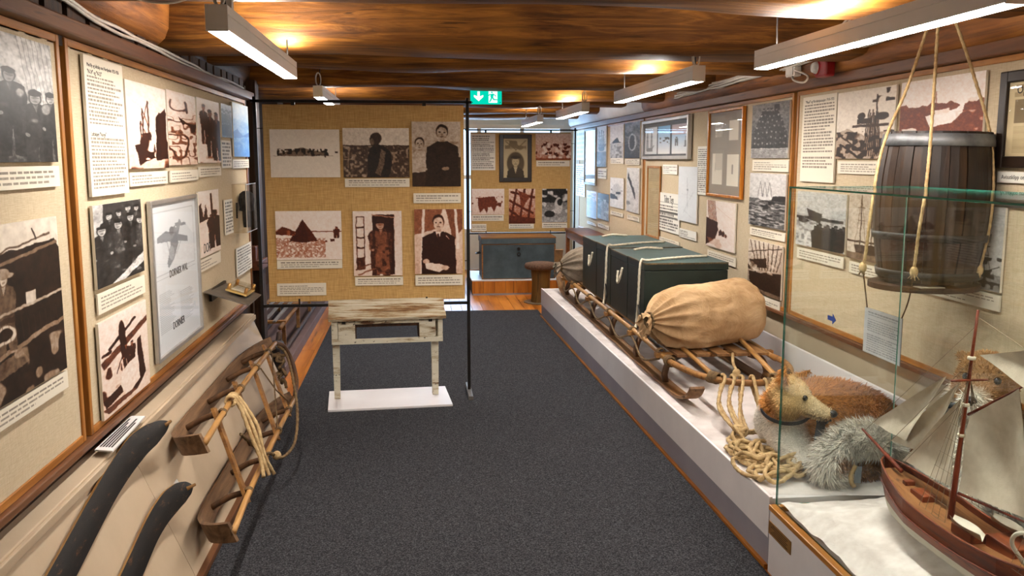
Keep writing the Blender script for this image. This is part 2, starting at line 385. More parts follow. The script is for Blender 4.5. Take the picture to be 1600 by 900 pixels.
def display_panel(side, y0, y1, z0, z1, label, mat=None):
    X = XL if side < 0 else XR; s = 1 if side < 0 else -1       # s: towards the room
    t = thing('pinboard', (X, (y0+y1)/2, z0), label, 'pinboard')
    MB().box((X - s*.018, y0+.01, z0+.01), (X, y1-.01, z1-.01)).build('fabric_sheet', mat or m_linen, t)
    fw, fd = .026, .007
    for ya in (y0, y1-fw): MB().box((X - s*.016, ya, z0), (X + s*fd, ya+fw, z1), bev=.003).build('frame_stile', m_frame, t)
    for za in (z0, z1-fw): MB().box((X - s*.015, y0+fw, za), (X + s*fd*.93, y1-fw, za+fw), bev=.003).build('frame_rail', m_frame_y, t)
    return t
display_panel(-1, -.6, 3.155, .68, 2.05, 'oak framed beige linen wall panel, nearest on the left')
display_panel(-1, 3.205, 6.46, .68, 2.05, 'oak framed beige linen wall panel with the aeroplane poster')
display_panel(1, -.6, 5.365, .68, 2.055, 'oak framed beige linen wall panel behind the hanging barrel')
display_panel(1, 5.415, 9.02, .68, 2.055, 'oak framed beige linen wall panel above the green crates')
display_panel(1, 9.06, 12.65, .68, 2.055, 'oak framed beige linen wall panel farthest on the right')
MB().box((-1.19, -1.1, 2.052), (-1.095, 6.55, 2.105), bev=.006).build('trim_1', m_trim, kind='structure')
MB().box((2.40, -1.1, 2.057), (2.305, 13.2, 2.115), bev=.006).build('trim_2', m_trim, kind='structure')
MB().box((-1.19, -1.1, .655), (-1.125, 6.5, .679), bev=.004).build('trim_3', m_trim, kind='structure')
MB().box((2.40, -1.1, .655), (2.325, 12.7, .679), bev=.004).build('trim_4', m_trim, kind='structure')
# ledge and leaning board under the left panels
lg = thing('display_ledge', (-1.0, 2.7, 0), 'cream ledge with sloping backing board along the left wall', 'ledge')
MB().box((-1.17, -1.1, .585), (-1.085, 6.14, .612), bev=.004).build('ledge_top', m_cream, lg)
MB().box((-1.10, -1.1, .575), (-1.074, 6.14, .604), bev=.003).build('ledge_lip', m_cream, lg)
for ya, yb in ((-1.1, 1.05), (1.053, 3.42), (3.423, 6.14)):
    MB().prism([(-1.095, ya, .575), (-.868, ya, .03), (-.885, ya, .03), (-1.112, ya, .575)], (0, yb-ya, 0)).build('board', m_cream, lg)
MB().box((-.90, -1.1, .0), (-.842, 6.14, .032), bev=.003).build('baseboard_left', m_trim, kind='structure')
# timber posts at the end of the left panels, low window casing
wt = MB(); wt.box((-1.22, 6.62, 0), (-1.10, 6.76, 2.2)); wt.box((-1.24, 6.48, 0), (-1.15, 6.54, 2.15)); wt.build('trim_5', m_darkwood, kind='structure')
MB().box((-1.20, 6.50, .86), (-1.08, 6.75, .93), bev=.005).build('trim_6', wood('red_sill', '3A1A10', '5A2E1C', '703E26', 'y', 18, .45, .1, False), kind='structure')
MB().box((-1.22, 6.50, .93), (-1.12, 6.62, 1.03), bev=.004).build('trim_7', MATS['red_sill'], kind='structure')

# ================================================================== right-hand plinth
pl = thing('display_plinth', (1.86, 6.3, 0), 'long low white plinth that carries the loaded sledge and the dogs', 'plinth')
PA, PB = (1.402, 3.305), (1.318, 9.22)            # top front edge near / far
def px_at(y): return PA[0] + (PB[0]-PA[0])*(y-PA[1])/(PB[1]-PA[1])
q = MB(); q.prism([(PA[0], PA[1], .135), (PB[0], PB[1], .135), (2.33, 9.22, .135), (2.33, 2.0, .135), (1.9, 2.0, .135), (1.9, PA[1], .135)], (0, 0, .165)); q.build('body', m_white, pl)
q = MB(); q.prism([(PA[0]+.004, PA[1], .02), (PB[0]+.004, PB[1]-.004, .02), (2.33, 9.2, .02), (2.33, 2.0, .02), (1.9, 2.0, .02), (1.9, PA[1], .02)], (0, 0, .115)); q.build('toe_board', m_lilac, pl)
q = MB(); q.prism([(PA[0]+.0, PA[1], .30), (PB[0], PB[1], .30), (PB[0]+.012, PB[1]-.012, .30), (PA[0]+.012, PA[1], .30)], (0, 0, .006)); q.build('edge_strip', plain('white_edge', 'ECE8E6', rough=.35), pl)
q = MB(); q.prism([(PA[0]-.012, PA[1], .0), (PB[0]-.012, PB[1], .0), (PB[0]+.02, PB[1], .0), (PA[0]+.02, PA[1], .0)], (0, 0, .021)); q.build('floor_lath', wood('lath', '7A4410', 'A5641E', 'C07F34', 'y', 20, .4, .1, False), pl)
m_felt = plain('white_felt', 'C2B9B4', 'D9D2CE', 7, .95, .35, 120)
def felt(u, v):
    y = 2.05 + u*7.1; xa = px_at(y)+.015 if y > 3.3 else 1.91; xx = xa + v*(2.27-xa); return (xx, y, .3025 + .006*vnoise(np.array([xx*6, y*5, 0]), 1))
MB().grid(felt, 110, 14).build('felt_cover', m_felt, pl, smooth=True)
MB().box((2.275, 2.0, .30), (2.295, 9.2, .525), bev=.002).build('back_board', m_white, pl)

# ================================================================== lamps and ceiling fittings
m_down = emit('lamp_diffuser', LAMP_COL, LAMP_DOWN); m_up = emit('lamp_upper_slot', LAMP_COL, LAMP_UP)
def lamp(X, y0, y1, label, z0=2.03, group=None):
    t = thing('linear_lamp', (X, (y0+y1)/2, z0), label, 'lamp')
    w = .033
    h = MB(); h.box((X-w, y0+.004, z0+.004), (X+w, y1-.004, z0+.045)); h.box((X-w+.004, y0+.006, z0+.045), (X+w-.004, y1-.006, z0+.052)); h.box((X-w, y0+.004, z0+.052), (X+w, y1-.004, z0+.078))
    hs_ = h.build('housing', m_grey, t)
    MB().box((X-w+.006, y0+.012, z0), (X+w-.006, y1-.012, z0+.004)).build('diffuser', m_down, t)
    L = y1-y0
    MB().box((X-.02, y0+L*.35, z0+.078), (X+.02, y0+L*.97, z0+.080)).build('upper_slot', m_up, hs_)
    for ya in (y0, y1-.006): MB().box((X-w, ya, z0+.0), (X+w, ya+.006, z0+.079), bev=.001).build('end_cap', m_grey, hs_)
    for yy in (y0+.09, y1-.14):
        MB().tube([(X+.01, yy, z0+.07), (X+.008, yy+.005, z0+.16), (X+.012, yy, 2.53)], .0035, 6).build('suspension_wire', m_steel, t)
    # spare flex coiled by the near end
    cx = X; cy = y0+.05; pts = [(cx+.035*math.cos(a)*.5, cy+.01*math.sin(a*.5), z0+.125+.045*math.sin(a)) for a in np.linspace(0, 12, 40)]
    MB().tube(pts, .004, 6).build('flex', m_cable, t, smooth=True)
    return t
lamp(-.58, 2.86, 4.50, 'grey linear lamp hanging nearest above the left photo panels')
lamp(-.65, 6.48, 8.0, 'grey linear lamp hanging behind the burlap screen top rail', 2.075)
lamp(1.50, 2.15, 3.82, 'long grey linear lamp hanging above the barrel')
lamp(1.42, 4.43, 6.20, 'grey linear lamp hanging above the green crates, second on the right', 2.03)
lamp(1.42, 7.40, 8.75, 'grey linear lamp hanging third on the right side')
lamp(1.34, 9.5, 10.9, 'grey linear lamp hanging farthest down the right side')
lamp(1.50, -.1, 1.5, 'added grey linear lamp for fill, unseen behind the viewer on the right')  # unseen lamp added to light the near end of the room
lamp(.2, 12.35, 12.95, 'short grey linear lamp hanging by the end window', 2.06)

# wide hanger strap and loose cables of the two nearest lamps
q = MB().box((-.60, 3.03, 2.113), (-.565, 3.06, 2.26))
q.build('hanger_strap', m_grey, label='pale grey strap that carries the nearest left lamp', cat='strap')
MB().tube(spline([(-1.12, 3.2, 2.34), (-.98, 3.22, 2.21), (-.82, 3.2, 2.165), (-.68, 3.12, 2.19), (-.58, 3.0, 2.25)], 8), .006, 7).build('power_cable', m_cable, smooth=True, label='grey power cable sagging from the left wall to the lamp', cat='cable')
def wave_cable(pts, r, name, label, amp=.004, seed=1, group=None):
    P = spline(pts, 30); P[:, 2] += amp*np.array([vnoise(np.array([p[1]*4+seed*7, 0, 0]), 1)*3 for p in P]); P[:, 0] += amp*np.array([vnoise(np.array([p[1]*5+seed*3, 9, 0]), 1) for p in P])
    MB().tube(P, r, 6).build(name, m_cable, smooth=True, label=label, cat='cable', group=group)
wave_cable([(-1.135, 2.55, 2.23), (-1.135, 3.4, 2.165), (-1.14, 4.4, 2.145), (-1.14, 5.4, 2.13), (-1.14, 6.4, 2.125)], .007, 'wall_cable', 'upper of two pale cables clipped above the left moulding', .004, 1)
wave_cable([(-1.13, 2.55, 2.215), (-1.13, 3.4, 2.148), (-1.135, 4.4, 2.128), (-1.135, 5.4, 2.117), (-1.135, 6.4, 2.11)], .007, 'wall_cable', 'lower of two pale cables clipped above the left moulding', .004, 2)
for i in range(7):
    dz = (i % 4)*.018; dx = (i//4)*.02
    wave_cable([(2.24-dx, 1.2, 2.24+dz), (2.235-dx, 3.2, 2.225+dz), (2.24-dx, 4.6, 2.20+dz), (2.25-dx, 6.0, 2.175+dz*.8), (2.25-dx, 7.6, 2.165+dz*.6)], .0065, 'wall_cable', 'white cable of the bundle strung along the right wall log', .005, 3+i, 'cable bundle on the right wall log')
for yy, n in ((4.3, 3), (5.9, 2)):
    q = MB()
    for k in range(n): q.tube(spline([(2.2, yy+.02*k, 2.20), (2.13-.02*k, yy+.03*k, 2.25), (2.16, yy+.02*k, 2.36)], 6), .006, 6)
    q.build('cable_tie', m_cable, smooth=True, label='white cables looping up to the beam %s' % ('above the wooden picture frame' if yy > 5 else 'beside the fire alarm'), cat='cable')
# fire alarm and junction box on the right log
A = hit(1288, 105, 'x', 2.24)
al = thing('fire_alarm', (2.25, A[1], A[2]-.05), 'red fire alarm beacon with clear lens on the right wall log', 'alarm')
m_red = plain('red_plastic', '7E0F14', '8E151A', 4, .35)
MB().box((2.27, A[1]-.075, A[2]-.055), (2.21, A[1]+.055, A[2]+.055), bev=.012).build('body', m_red, al, smooth=False)
lens_ = MB().lathe([(.0001, -.035), (.025, -.03), (.034, -.01), (.036, .02)], 16, (2.215, A[1]+.03, A[2]), 'x').build('lens', plain('lens', 'B8B4AE', 'D8D4CE', 30, .1, spec=.8), al, smooth=True)
MB().lathe([(.036, .0), (.042, .0), (.042, .03)], 16, (2.205, A[1]+.03, A[2]), 'x').build('lens_collar', m_red, lens_, smooth=True)
B = hit(1238, 112, 'x', 2.24)
jb = thing('junction_box', (2.25, B[1], B[2]-.03), 'grey junction box left of the fire alarm', 'junction box')
MB().box((2.27, B[1]-.06, B[2]-.03), (2.225, B[1]+.06, B[2]+.03), bev=.005).build('body', m_grey, jb)
MB().box((2.226, B[1]-.05, B[2]-.024), (2.218, B[1]+.05, B[2]+.024), bev=.003).build('lid', m_cable, jb)
MB().tube(spline([(2.23, B[1]-.03, B[2]-.03), (2.2, B[1]-.12, B[2]-.06), (2.19, B[1]-.28, B[2]-.085), (2.2, B[1]-.3, B[2]-.05), (2.21, B[1]-.1, B[2])], 8), .006, 6).build('loose_loop', m_cable, jb, smooth=True)

# exit sign
Y = 7.03; a = hit(735, 140, 'y', Y); b = hit(784, 163, 'y', Y)
ex = thing('exit_sign', ((a[0]+b[0])/2, Y, b[2]), 'lit green exit sign with white arrow and running figure', 'sign')
x0, x1, z1, z0 = a[0], b[0], a[2], b[2]; w = x1-x0; h = z1-z0
MB().box((x0, Y, z0), (x1, Y+.022, z1), bev=.002).build('light_panel', emit('exit_green', (.0, .62, .42), 1.15), ex)
m_exw = emit('exit_white', (.85, 1, .95), 1.25)
def sg(pts): return [(x0+w*u, Y-.0012, z1-h*v) for u, v in pts]
MB().prism(sg([(.22, .12), (.30, .12), (.30, .45), (.41, .36), (.41, .5), (.26, .8), (.11, .5), (.11, .36), (.22, .45)]), (0, .0014, 0)).build('arrow', m_exw, ex)
df_ = MB().prism(sg([(.58, .06), (.86, .06), (.86, .9), (.58, .9)]), (0, .0014, 0)).build('door_field', m_exw, ex)
fg = MB(); Y2 = -.0016
def sg2(pts): return [(x0+w*u, Y-.002, z1-h*v) for u, v in pts]
for poly in ([(.655, .14), (.69, .12), (.715, .17), (.70, .24), (.665, .24)], [(.63, .3), (.72, .26), (.755, .3), (.72, .52), (.66, .56), (.64, .5)],
             [(.64, .3), (.60, .42), (.57, .42), (.58, .36), (.62, .27)], [(.73, .28), (.80, .36), (.82, .46), (.79, .47), (.77, .38), (.72, .34)],
             [(.67, .5), (.72, .5), (.76, .64), (.88, .66), (.88, .72), (.73, .72)], [(.655, .5), (.70, .55), (.67, .72), (.62, .86), (.59, .84), (.63, .68)]):
    fg.prism(sg2(poly), (0, .001, 0))
fg.build('running_figure', MATS['exit_green'], df_)
for u in (.06, .95): MB().lathe([(.0001, -.002), (.004, -.002), (.004, .004)], 10, (x0+w*u, Y, z0+h*.12), 'y').build('fixing_screw', m_steel, ex)
for u in (.2, .8): MB().tube([(x0+w*u, Y+.011, z1), (x0+w*u, Y+.011, 2.26)], .003, 6).build('hanger', m_steel, ex)

# ================================================================== prints: drawn on a fine vertex grid
class Pic:
    def __init__(s, w, h, tone=.9, seed=0):
        s.w, s.h = int(w), int(h); s.a = w/h
        s.X, s.Y = np.meshgrid((np.arange(s.w)+.5)/s.w, (np.arange(s.h)+.5)/s.h)
        s.t = np.full((s.h, s.w), float(tone)); s.r = np.random.RandomState(seed); s.px = 1.0/s.h
    def put(s, m, tone, op=1): s.t = s.t*(1-m*op) + tone*m*op; return s
    def nz(s, sx, sy=None, k=0):
        sy = sy or sx; P = np.stack([s.X*sx*s.a+k*7.3, s.Y*sy, np.full_like(s.X, k*3.1+.5)], -1); return vnoise(P)*2
    def rect(s, x0, y0, x1, y1, tone, op=1): return s.put(((s.X > x0) & (s.X < x1) & (s.Y > y0) & (s.Y < y1)).astype(float), tone, op)
    def ell(s, cx, cy, rx, ry, tone, op=1, soft=.12):
        d = np.sqrt(((s.X-cx)/rx)**2 + ((s.Y-cy)/ry)**2); return s.put(np.clip((1-d)/soft+.5, 0, 1), tone, op)
    def poly(s, pts, tone, op=1):
        m = np.zeros_like(s.X, bool); n = len(pts)
        for i in range(n):
            (x0, y0), (x1, y1) = pts[i], pts[(i+1) % n]
            if y0 == y1: continue
            c = ((y0 > s.Y) != (y1 > s.Y)) & (s.X < (x1-x0)*(s.Y-y0)/(y1-y0)+x0); m ^= c
        return s.put(m.astype(float), tone, op)
    def line(s, x0, y0, x1, y1, w, tone, op=1):
        dx, dy = (x1-x0)*s.a, y1-y0; L = max(dx*dx+dy*dy, 1e-9); px, py = (s.X-x0)*s.a, s.Y-y0
        t = np.clip((px*dx+py*dy)/L, 0, 1); d = np.hypot(px-t*dx, py-t*dy); return s.put(np.clip((w/2-d)/s.px+.5, 0, 1), tone, op)
    def grad(s, t0, t1): s.t = t0 + (t1-t0)*s.Y; return s
    def blot(s, x0, y0, x1, y1, tone, sc=14, th=.0, k=1, op=1):
        m = ((s.X > x0) & (s.X < x1) & (s.Y > y0) & (s.Y < y1)) * np.clip((s.nz(sc, sc, k)-th)*6, 0, 1); return s.put(m, tone, op)
    def grain(s, amp=.1, sc=40): s.t = s.t + amp*(s.nz(sc) + .6*s.nz(sc*2.3, k=4)); return s
    def person(s, cx, base, h, tone=.12, face=.62, wide=1.0, cap=True, light=None):
        w = h*.115*wide/s.a; r = s.r; ln = .03*(r.rand()-.5)
        s.poly([(cx-w*.95, base-h*.5), (cx-w*1.2, base-h*.70), (cx-w*.95, base-h*.79), (cx-w*.3, base-h*.84), (cx+w*.3, base-h*.84), (cx+w*.95, base-h*.79), (cx+w*1.2, base-h*.68), (cx+w*.98, base-h*.45), (cx+w*.85, base), (cx+w*.15, base), (cx, base-h*.36), (cx-w*.12, base), (cx-w*.85, base)], tone)
        s.line(cx-w*.85, base-h*.74, cx-w*.95, base-h*.48, w*.25*s.a, min(tone+.16, 1), .6); s.line(cx+w*.85, base-h*.74, cx+w*.5, base-h*.5, w*.25*s.a, min(tone+.12, 1), .6)
        s.poly([(cx-w*.18, base-h*.83), (cx+w*.18, base-h*.83), (cx, base-h*.72)], min(tone+.45, .9), .7)
        s.ell(cx-w*.7, base-h*.46, w*.16, h*.022, face*.9)
        if light is not None: s.poly([(cx-w*.5, base-h*.8), (cx+w*.6, base-h*.78), (cx+w*.5, base-h*.45), (cx-w*.4, base-h*.42)], light, .5)
        hx = max(w*.40, 1.2*s.px/s.a); hy = h*.078
        s.ell(cx+ln*w, base-h*.905, hx*1.1, hy*1.08, tone*.7+.05); s.ell(cx+ln*w, base-h*.895, hx*.85, hy*.86, face)
        s.ell(cx+ln*w, base-h*.905, hx*.7, hy*.16, face*.62, .7); s.ell(cx+ln*w, base-h*.86, hx*.4, hy*.14, face*.6, .6)
        if cap: s.ell(cx+ln*w, base-h*.955, hx*1.12, hy*.42, tone*.6)
        return s
    def finish(s, amp=.032, warp=.008):
        """paper grain, soft irregular outlines"""
        n1, n2 = s.nz(13, 13, 5), s.nz(13, 13, 8); m1, m2 = s.nz(38, 38, 2), s.nz(38, 38, 9)
        iy = np.clip((s.Y+warp*(n1+.5*m1))*s.h-.5, 0, s.h-1); ix = np.clip((s.X+warp*(n2+.5*m2)/s.a)*s.w-.5, 0, s.w-1)
        y0, x0 = np.floor(iy).astype(int), np.floor(ix).astype(int); y1, x1 = np.minimum(y0+1, s.h-1), np.minimum(x0+1, s.w-1); fy, fx = iy-y0, ix-x0; t = s.t
        t = (t[y0, x0]*(1-fx)+t[y0, x1]*fx)*(1-fy)+(t[y1, x0]*(1-fx)+t[y1, x1]*fx)*fy
        mid = .2+.8*np.clip(4*t*(1-t), 0, 1); g = s.nz(20, 20, 11)*.9+s.nz(47, 47, 12)*.8+s.nz(95, 95, 13)*.6
        s.t = np.clip(t + amp*2.2*mid*g, 0, 1); return s
    def bust(s, cx, cy, r, coat=.1, face=.7, hair=.12, shirt=.85, wide=2.3):
        rx = r/s.a
        s.poly([(cx-rx*wide, 1.05), (cx-rx*wide*.92, cy+r*2.1), (cx-rx*.7, cy+r*1.25), (cx+rx*.7, cy+r*1.25), (cx+rx*wide*.92, cy+r*2.1), (cx+rx*wide, 1.05)], coat)
        if shirt is not None: s.poly([(cx-rx*.45, cy+r*1.15), (cx+rx*.45, cy+r*1.15), (cx, cy+r*2.6)], shirt)
        s.rect(cx-rx*.35, cy+r*.6, cx+rx*.35, cy+r*1.3, face*.85); s.ell(cx, cy-r*.15, rx*.86, r*1.08, hair); s.ell(cx, cy+r*.12, rx*.74, r*.95, face)
        for sx in (-.32, .32): s.ell(cx+sx*rx, cy-r*.02, rx*.17, r*.09, hair*1.2)
        s.ell(cx, cy+r*.3, rx*.12, r*.2, face*.8); s.ell(cx, cy+r*.58, rx*.3, r*.07, face*.5); return s
    def ship(s, cx, base, h, L, masts=3, hull=.12, sails=None, rig=.25):
        s.poly([(cx-L/2, base-h*.16), (cx+L/2*1.08, base-h*.2), (cx+L/2*.9, base), (cx-L/2*.85, base)], hull)
        for i in range(masts):
            mx = cx - L*.32 + L*.64*i/max(masts-1, 1); s.line(mx, base-h*.1, mx, base-h*(.95+.05*(i % 2)), max(h*.016, s.px*1.3), hull)
            for yv in (.55, .75): s.line(mx-L*.1, base-h*yv, mx+L*.1, base-h*yv, s.px*1.2, hull)
            for dx in (-.16, .16): s.line(mx, base-h*.93, mx+dx*L, base-h*.16, s.px*.9, rig, .8)
            if sails: s.poly([(mx-L*.11, base-h*.85), (mx+L*.1, base-h*.85), (mx+L*.13, base-h*.3), (mx-L*.12, base-h*.3)], sails, .85)
        s.line(cx+L/2, base-h*.2, cx+L*.68, base-h*.3, s.px*1.4, hull); return s
PAL = {'sepia': [(0, '22100A'), (.22, '3E1D12'), (.5, '96583A'), (.75, 'D9B9A2'), (1, 'F1E8E0')], 'brown': [(0, '120C08'), (.3, '3F2A1C'), (.6, '8E745C'), (1, 'EDE2D2')],
       'bw': [(0, '0C0B0B'), (.35, '3A3837'), (.65, '8E8B88'), (1, 'EFECE8')], 'red': [(0, '2A0D06'), (.3, '6A2A12'), (.55, 'A4552E'), (.8, 'E2C7B4'), (1, 'F6EFE8')],
       'blue': [(0, '0F4E9A'), (.4, '2E7BCB'), (.7, '8FB8DC'), (1, 'D5E2EA')], 'paper': [(0, '201E1C'), (.5, '8C877E'), (1, 'F1EDE2')], 'cream': [(0, '2A2620'), (.5, '94897A'), (1, 'EBE2CF')],
       'aged': [(0, '2A2016'), (.5, '857252'), (1, 'D8C79E')], 'grey': [(0, '2E3034'), (.5, '8A8E93'), (1, 'DDE0E2')]}
def tint(t, pal):
    st = PAL[pal]; xs = [a for a, _ in st]; cs = np.array([lin(c) for _, c in st]); t = np.clip(t, 0, 1)
    return np.stack([np.interp(t, xs, cs[:, i]) for i in range(3)], -1)

class Wall:
    """flat frame of reference: origin o, reading direction u, up = z, normal n"""
    def __init__(s, o, u, n): s.o, s.u, s.n = np.array(o, float), np.array(u, float), np.array(n, float)
    def p(s, a, b, d): return s.o + s.u*a + np.array([0, 0, 1.])*b + s.n*d
    def ab(s, px, py):
        v = ray(px, py); o = np.array([0, 0, CAM_H]); t = ((s.o-o) @ s.n)/(v @ s.n); q = o+t*v-s.o; return q @ s.u, q[2]
LW = Wall((XL, 0, 0), (0, 1, 0), (1, 0, 0)); RW = Wall((XR, 0, 0), (0, -1, 0), (-1, 0, 0))
SY = 6.18; SW = Wall((0, SY-.012, 0), (1, 0, 0), (0, -1, 0)); FY = 12.0; FW = Wall((0, FY-.012, 0), (1, 0, 0), (0, -1, 0))
def span(wl, tl, br):
    a0, b1 = wl.ab(*tl); a1, b0 = wl.ab(*br); return min(a0, a1), max(a0, a1), min(b0, b1), max(b0, b1)
def board(wl, R, pic, pal, d0, d1, mat, name, parent=None, label=None, cat=None, edge='D9D0BE', mount=True, **kw):
    """a printed board: a fine grid carries the print, the sides and back are plain"""
    a0, a1, b0, b1 = R
    if callable(pic): pic = pic(R)
    H, Wd = pic.t.shape; A = np.linspace(a0, a1, Wd); B = np.linspace(b1, b0, H); mb = MB()
    AA, BB = np.meshgrid(A, B); V = wl.o + AA[..., None]*wl.u + BB[..., None]*np.array([0, 0, 1.]) + wl.n*d1
    V = V.reshape(-1, 3); col = tint(pic.t, pal).reshape(-1, 3) if isinstance(pal, str) else pal(pic).reshape(-1, 3)
    idx = np.arange(H*Wd).reshape(H, Wd); f = np.stack([idx[:-1, :-1], idx[1:, :-1], idx[1:, 1:], idx[:-1, 1:]], -1).reshape(-1, 4)
    mb.v = [tuple(p) for p in V.tolist()]; mb.f = [tuple(q) for q in f.tolist()]; mb.mi = [0]*len(mb.f)
    e = .0004; n0 = len(mb.v)
    c8 = [wl.p(a, b, d) for d in (d0, d1-e) for a, b in ((a0, b0), (a1, b0), (a1, b1), (a0, b1))]
    mb.add(c8, [(3, 2, 1, 0), (4, 5, 6, 7), (0, 1, 5, 4), (1, 2, 6, 5), (2, 3, 7, 6), (3, 0, 4, 7)])
    mb.c = np.vstack([col, np.tile(lin(edge), (8, 1))])
    return mb.build(name, mat, parent, label=label, cat=cat, **kw)
def res(wl, R, q=1.0, lo=8, hi=230):
    """grid density about one vertex for each pixel the print covers in the photograph"""
    a0, a1, b0, b1 = R; P = []
    for a, b in ((a0, b1), (a1, b1), (a0, b0), (a1, b0)):
        v = _R @ (wl.p(a, b, 0) - np.array([0, 0, CAM_H])); z = max(-v[2], .8); P.append((800+F_PX*v[0]/z, 450-F_PX*v[1]/z))
    w = max(math.dist(P[0], P[1]), math.dist(P[2], P[3])); h = max(math.dist(P[0], P[2]), math.dist(P[1], P[3]))
    return int(min(max(w*q, lo), hi)), int(min(max(h*q, lo), hi))
def text_pic(w, h, seed=1, lines=12, top=.06, bot=.06, left=.06, right=.06, ink=.26, paper=.95, gaps=(), head=True, ragged=.25):
    p = Pic(w, h, paper, seed); r = p.r; lh = (1-top-bot)/lines
    for i in range(lines):
        if i in gaps: continue
        y = top+lh*(i+.5); x = left; end = 1-right-(r.rand()*ragged if r.rand() < .5 else 0)
        while x < end:
            wl_ = (.03+.06*r.rand()); x2 = min(x+wl_, end); m = ((p.X > x) & (p.X < x2) & (abs(p.Y-y) < max(lh*(.22 if lines < 6 else .27), p.px*.5))); j = .55+.45*r.rand(*p.t.shape)
            p.put(m*j, ink*.7 if (head and i == 0) else ink); x = x2+.012
    return p
NP = [0]
def photo(wl, tl, br, paint, pal, label, cap=None, caplab=None, d=(.0135, .018), q=1.1, mat=None, R=None, caplines=3, edge='D9D0BE', border=.0, name='photograph'):
    NP[0] += 1; R = R or span(wl, tl, br); w, h = res(wl, R, q*1.2, 8, 300); p = Pic(w, h, .9, NP[0]); paint(p); p.finish()
    if border: p.put(((p.X < border) | (p.X > 1-border) | (p.Y < border*p.a) | (p.Y > 1-border*p.a)).astype(float), .96)
    o = board(wl, R, p, pal, d[0]-.006, d[1], mat or m_gloss, name, label=label, cat='photograph', edge=edge)
    if cap: card(wl, cap[0], cap[1], caplab or ('cream caption card below the photograph of ' + label.split(' of ', 1)[-1]), caplines)
    return o
def card(wl, tl, br, label, lines=3, pal='cream', q=1.2, d=(.0075, .014), R=None, name='caption_card', cat='caption card', **kw):
    NP[0] += 1; R = R or span(wl, tl, br); w, h = res(wl, R, q*1.5, 12)
    if lines < 6: kw.setdefault('ink', .38); kw.setdefault('ragged', .5)
    h = max(h, lines*4+2); p = text_pic(w, h, NP[0], lines, .16 if lines < 6 else .05, .14 if lines < 6 else .05, **kw)
    return board(wl, R, p, pal, d[0], d[1], m_card, name, label=label, cat=cat)

# ---------------------------------------------------------------- painters
def pt_deck(p):
    p.grad(.95, .35).rect(0, .08, .28, .2, .25, .7); p.poly([(.35, 0), (1, 0), (1, .6), (.7, .45)], .8)
    for i in range(9): p.line(.62+.05*i, 0, .78+.045*i, .75, .006, .45, .6)
    for i, (x, b, h) in enumerate(((.10, .98, .75), (.30, 1.05, .8), (.52, .95, .7), (.78, 1.1, .7), (.95, 1.0, .6))): p.person(x, b, h, .08+.1*(i % 2), .7, 1.5)
    p.blot(0, .42, 1, 1, .85, 9, .35, 2, .7).grain(.12, 25)
def pt_train(p):
    p.grad(.93, .85); p.poly([(0, .24), (.2, .17), (.95, .14), (1, .2), (1, 1), (0, 1)], .1); p.line(0, .27, .97, .16, .02, .55); p.line(0, .2, .9, .1, .012, .35)
    p.rect(0, .40, .12, .52, .9); p.rect(.62, .42, .72, .5, .85); p.poly([(0, .52), (1, .47), (1, .68), (0, .76)], .07)
    p.line(0, .53, 1, .47, .016, .75); p.line(0, .77, 1, .66, .03, .6); p.ell(.34, .62, .10, .05, .8).ell(.34, .62, .07, .035, .1)
    p.poly([(0, .8), (.55, .74), (.6, .82), (0, .9)], .42); p.blot(0, .72, 1, 1, .75, 12, .25, 3, .8)
    p.poly([(.30, .5), (.62, .47), (.62, .53), (.30, .56)], .12); p.person(.42, .72, .46, .40, .85, 1.5, False); p.rect(0, .53, 1, .56, .1, .5); p.ell(.42, .285, .10, .018, .7).ell(.42, .265, .06, .02, .7); p.line(.72, .05, .76, .12, .012, .2); p.line(0, .53, 1, .47, .016, .75); p.ell(.40, .62, .11, .05, .85).ell(.40, .62, .075, .034, .1); p.grain(.06, 22)
    for i in range(16): p.line(.06*i+.02, .56, .06*i+.03, .68, .005, .35, .6)
def pt_freighter(p):
    p.grad(.98, .82); p.poly([(.7, .36), (.97, .24), (.99, .88), (.66, .9)], .16); p.poly([(.7, .36), (.8, .3), (.8, .9), (.66, .9)], .07)
    p.poly([(.16, .72), (.62, .66), (.68, .86), (.24, .96)], .1).poly([(.28, .6), (.55, .56), (.56, .7), (.3, .72)], .2)
    for x, t, dx in ((.36, .3, .14), (.5, .2, -.12), (.3, .45, .2)): p.line(x, .7, x, t, .014, .12).line(x, t, x+dx, t+.22, .007, .15)
    p.blot(.2, .6, .66, .9, .9, 18, .3, 1).blot(.05, .86, 1, 1, .2, 10, .1, 2).grain(.05)
def pt_ice(p):
    p.grad(.93, .8); n = abs(p.nz(5, 6, 1)); p.put(np.clip((.12-n)*12, 0, 1)*(p.Y > .12), .16); n2 = abs(p.nz(11, 13, 2)); p.put(np.clip((.09-n2)*12, 0, 1)*(p.Y > .25), .22, .8)
    p.blot(.1, .45, 1, 1, .3, 20, .2, 3, .8).line(.62, .12, .66, .26, .025, .15); p.poly([(.35, .33), (.62, .4), (.5, .45)], .15).grain(.06)
def pt_threemen(p):
    p.grad(.97, .9); p.person(.28, .70, .62, .14, .45, .75).person(.55, .92, .78, .1, .4, .8).person(.83, .96, .8, .1, .4, .8); p.blot(0, .85, 1, 1, .5, 12, .25, 2).grain(.03)
def pt_smallgroup(p):
    p.grad(.55, .45)
    for i in range(5): p.person(.12+.19*i, .95, .8-.05*(i % 2), .1+.05*i, .55, 1.1)
    p.grain(.1)
def pt_bluesea(p): p.grad(.98, .25); p.put(np.clip(p.nz(3, 5, 1)*2, 0, 1)*(p.Y > .3), .45, .6); p.poly([(0, .55), (.25, .48), (.6, .6), (1, .52), (1, .6), (0, .66)], .15, .7).grain(.06, 14)
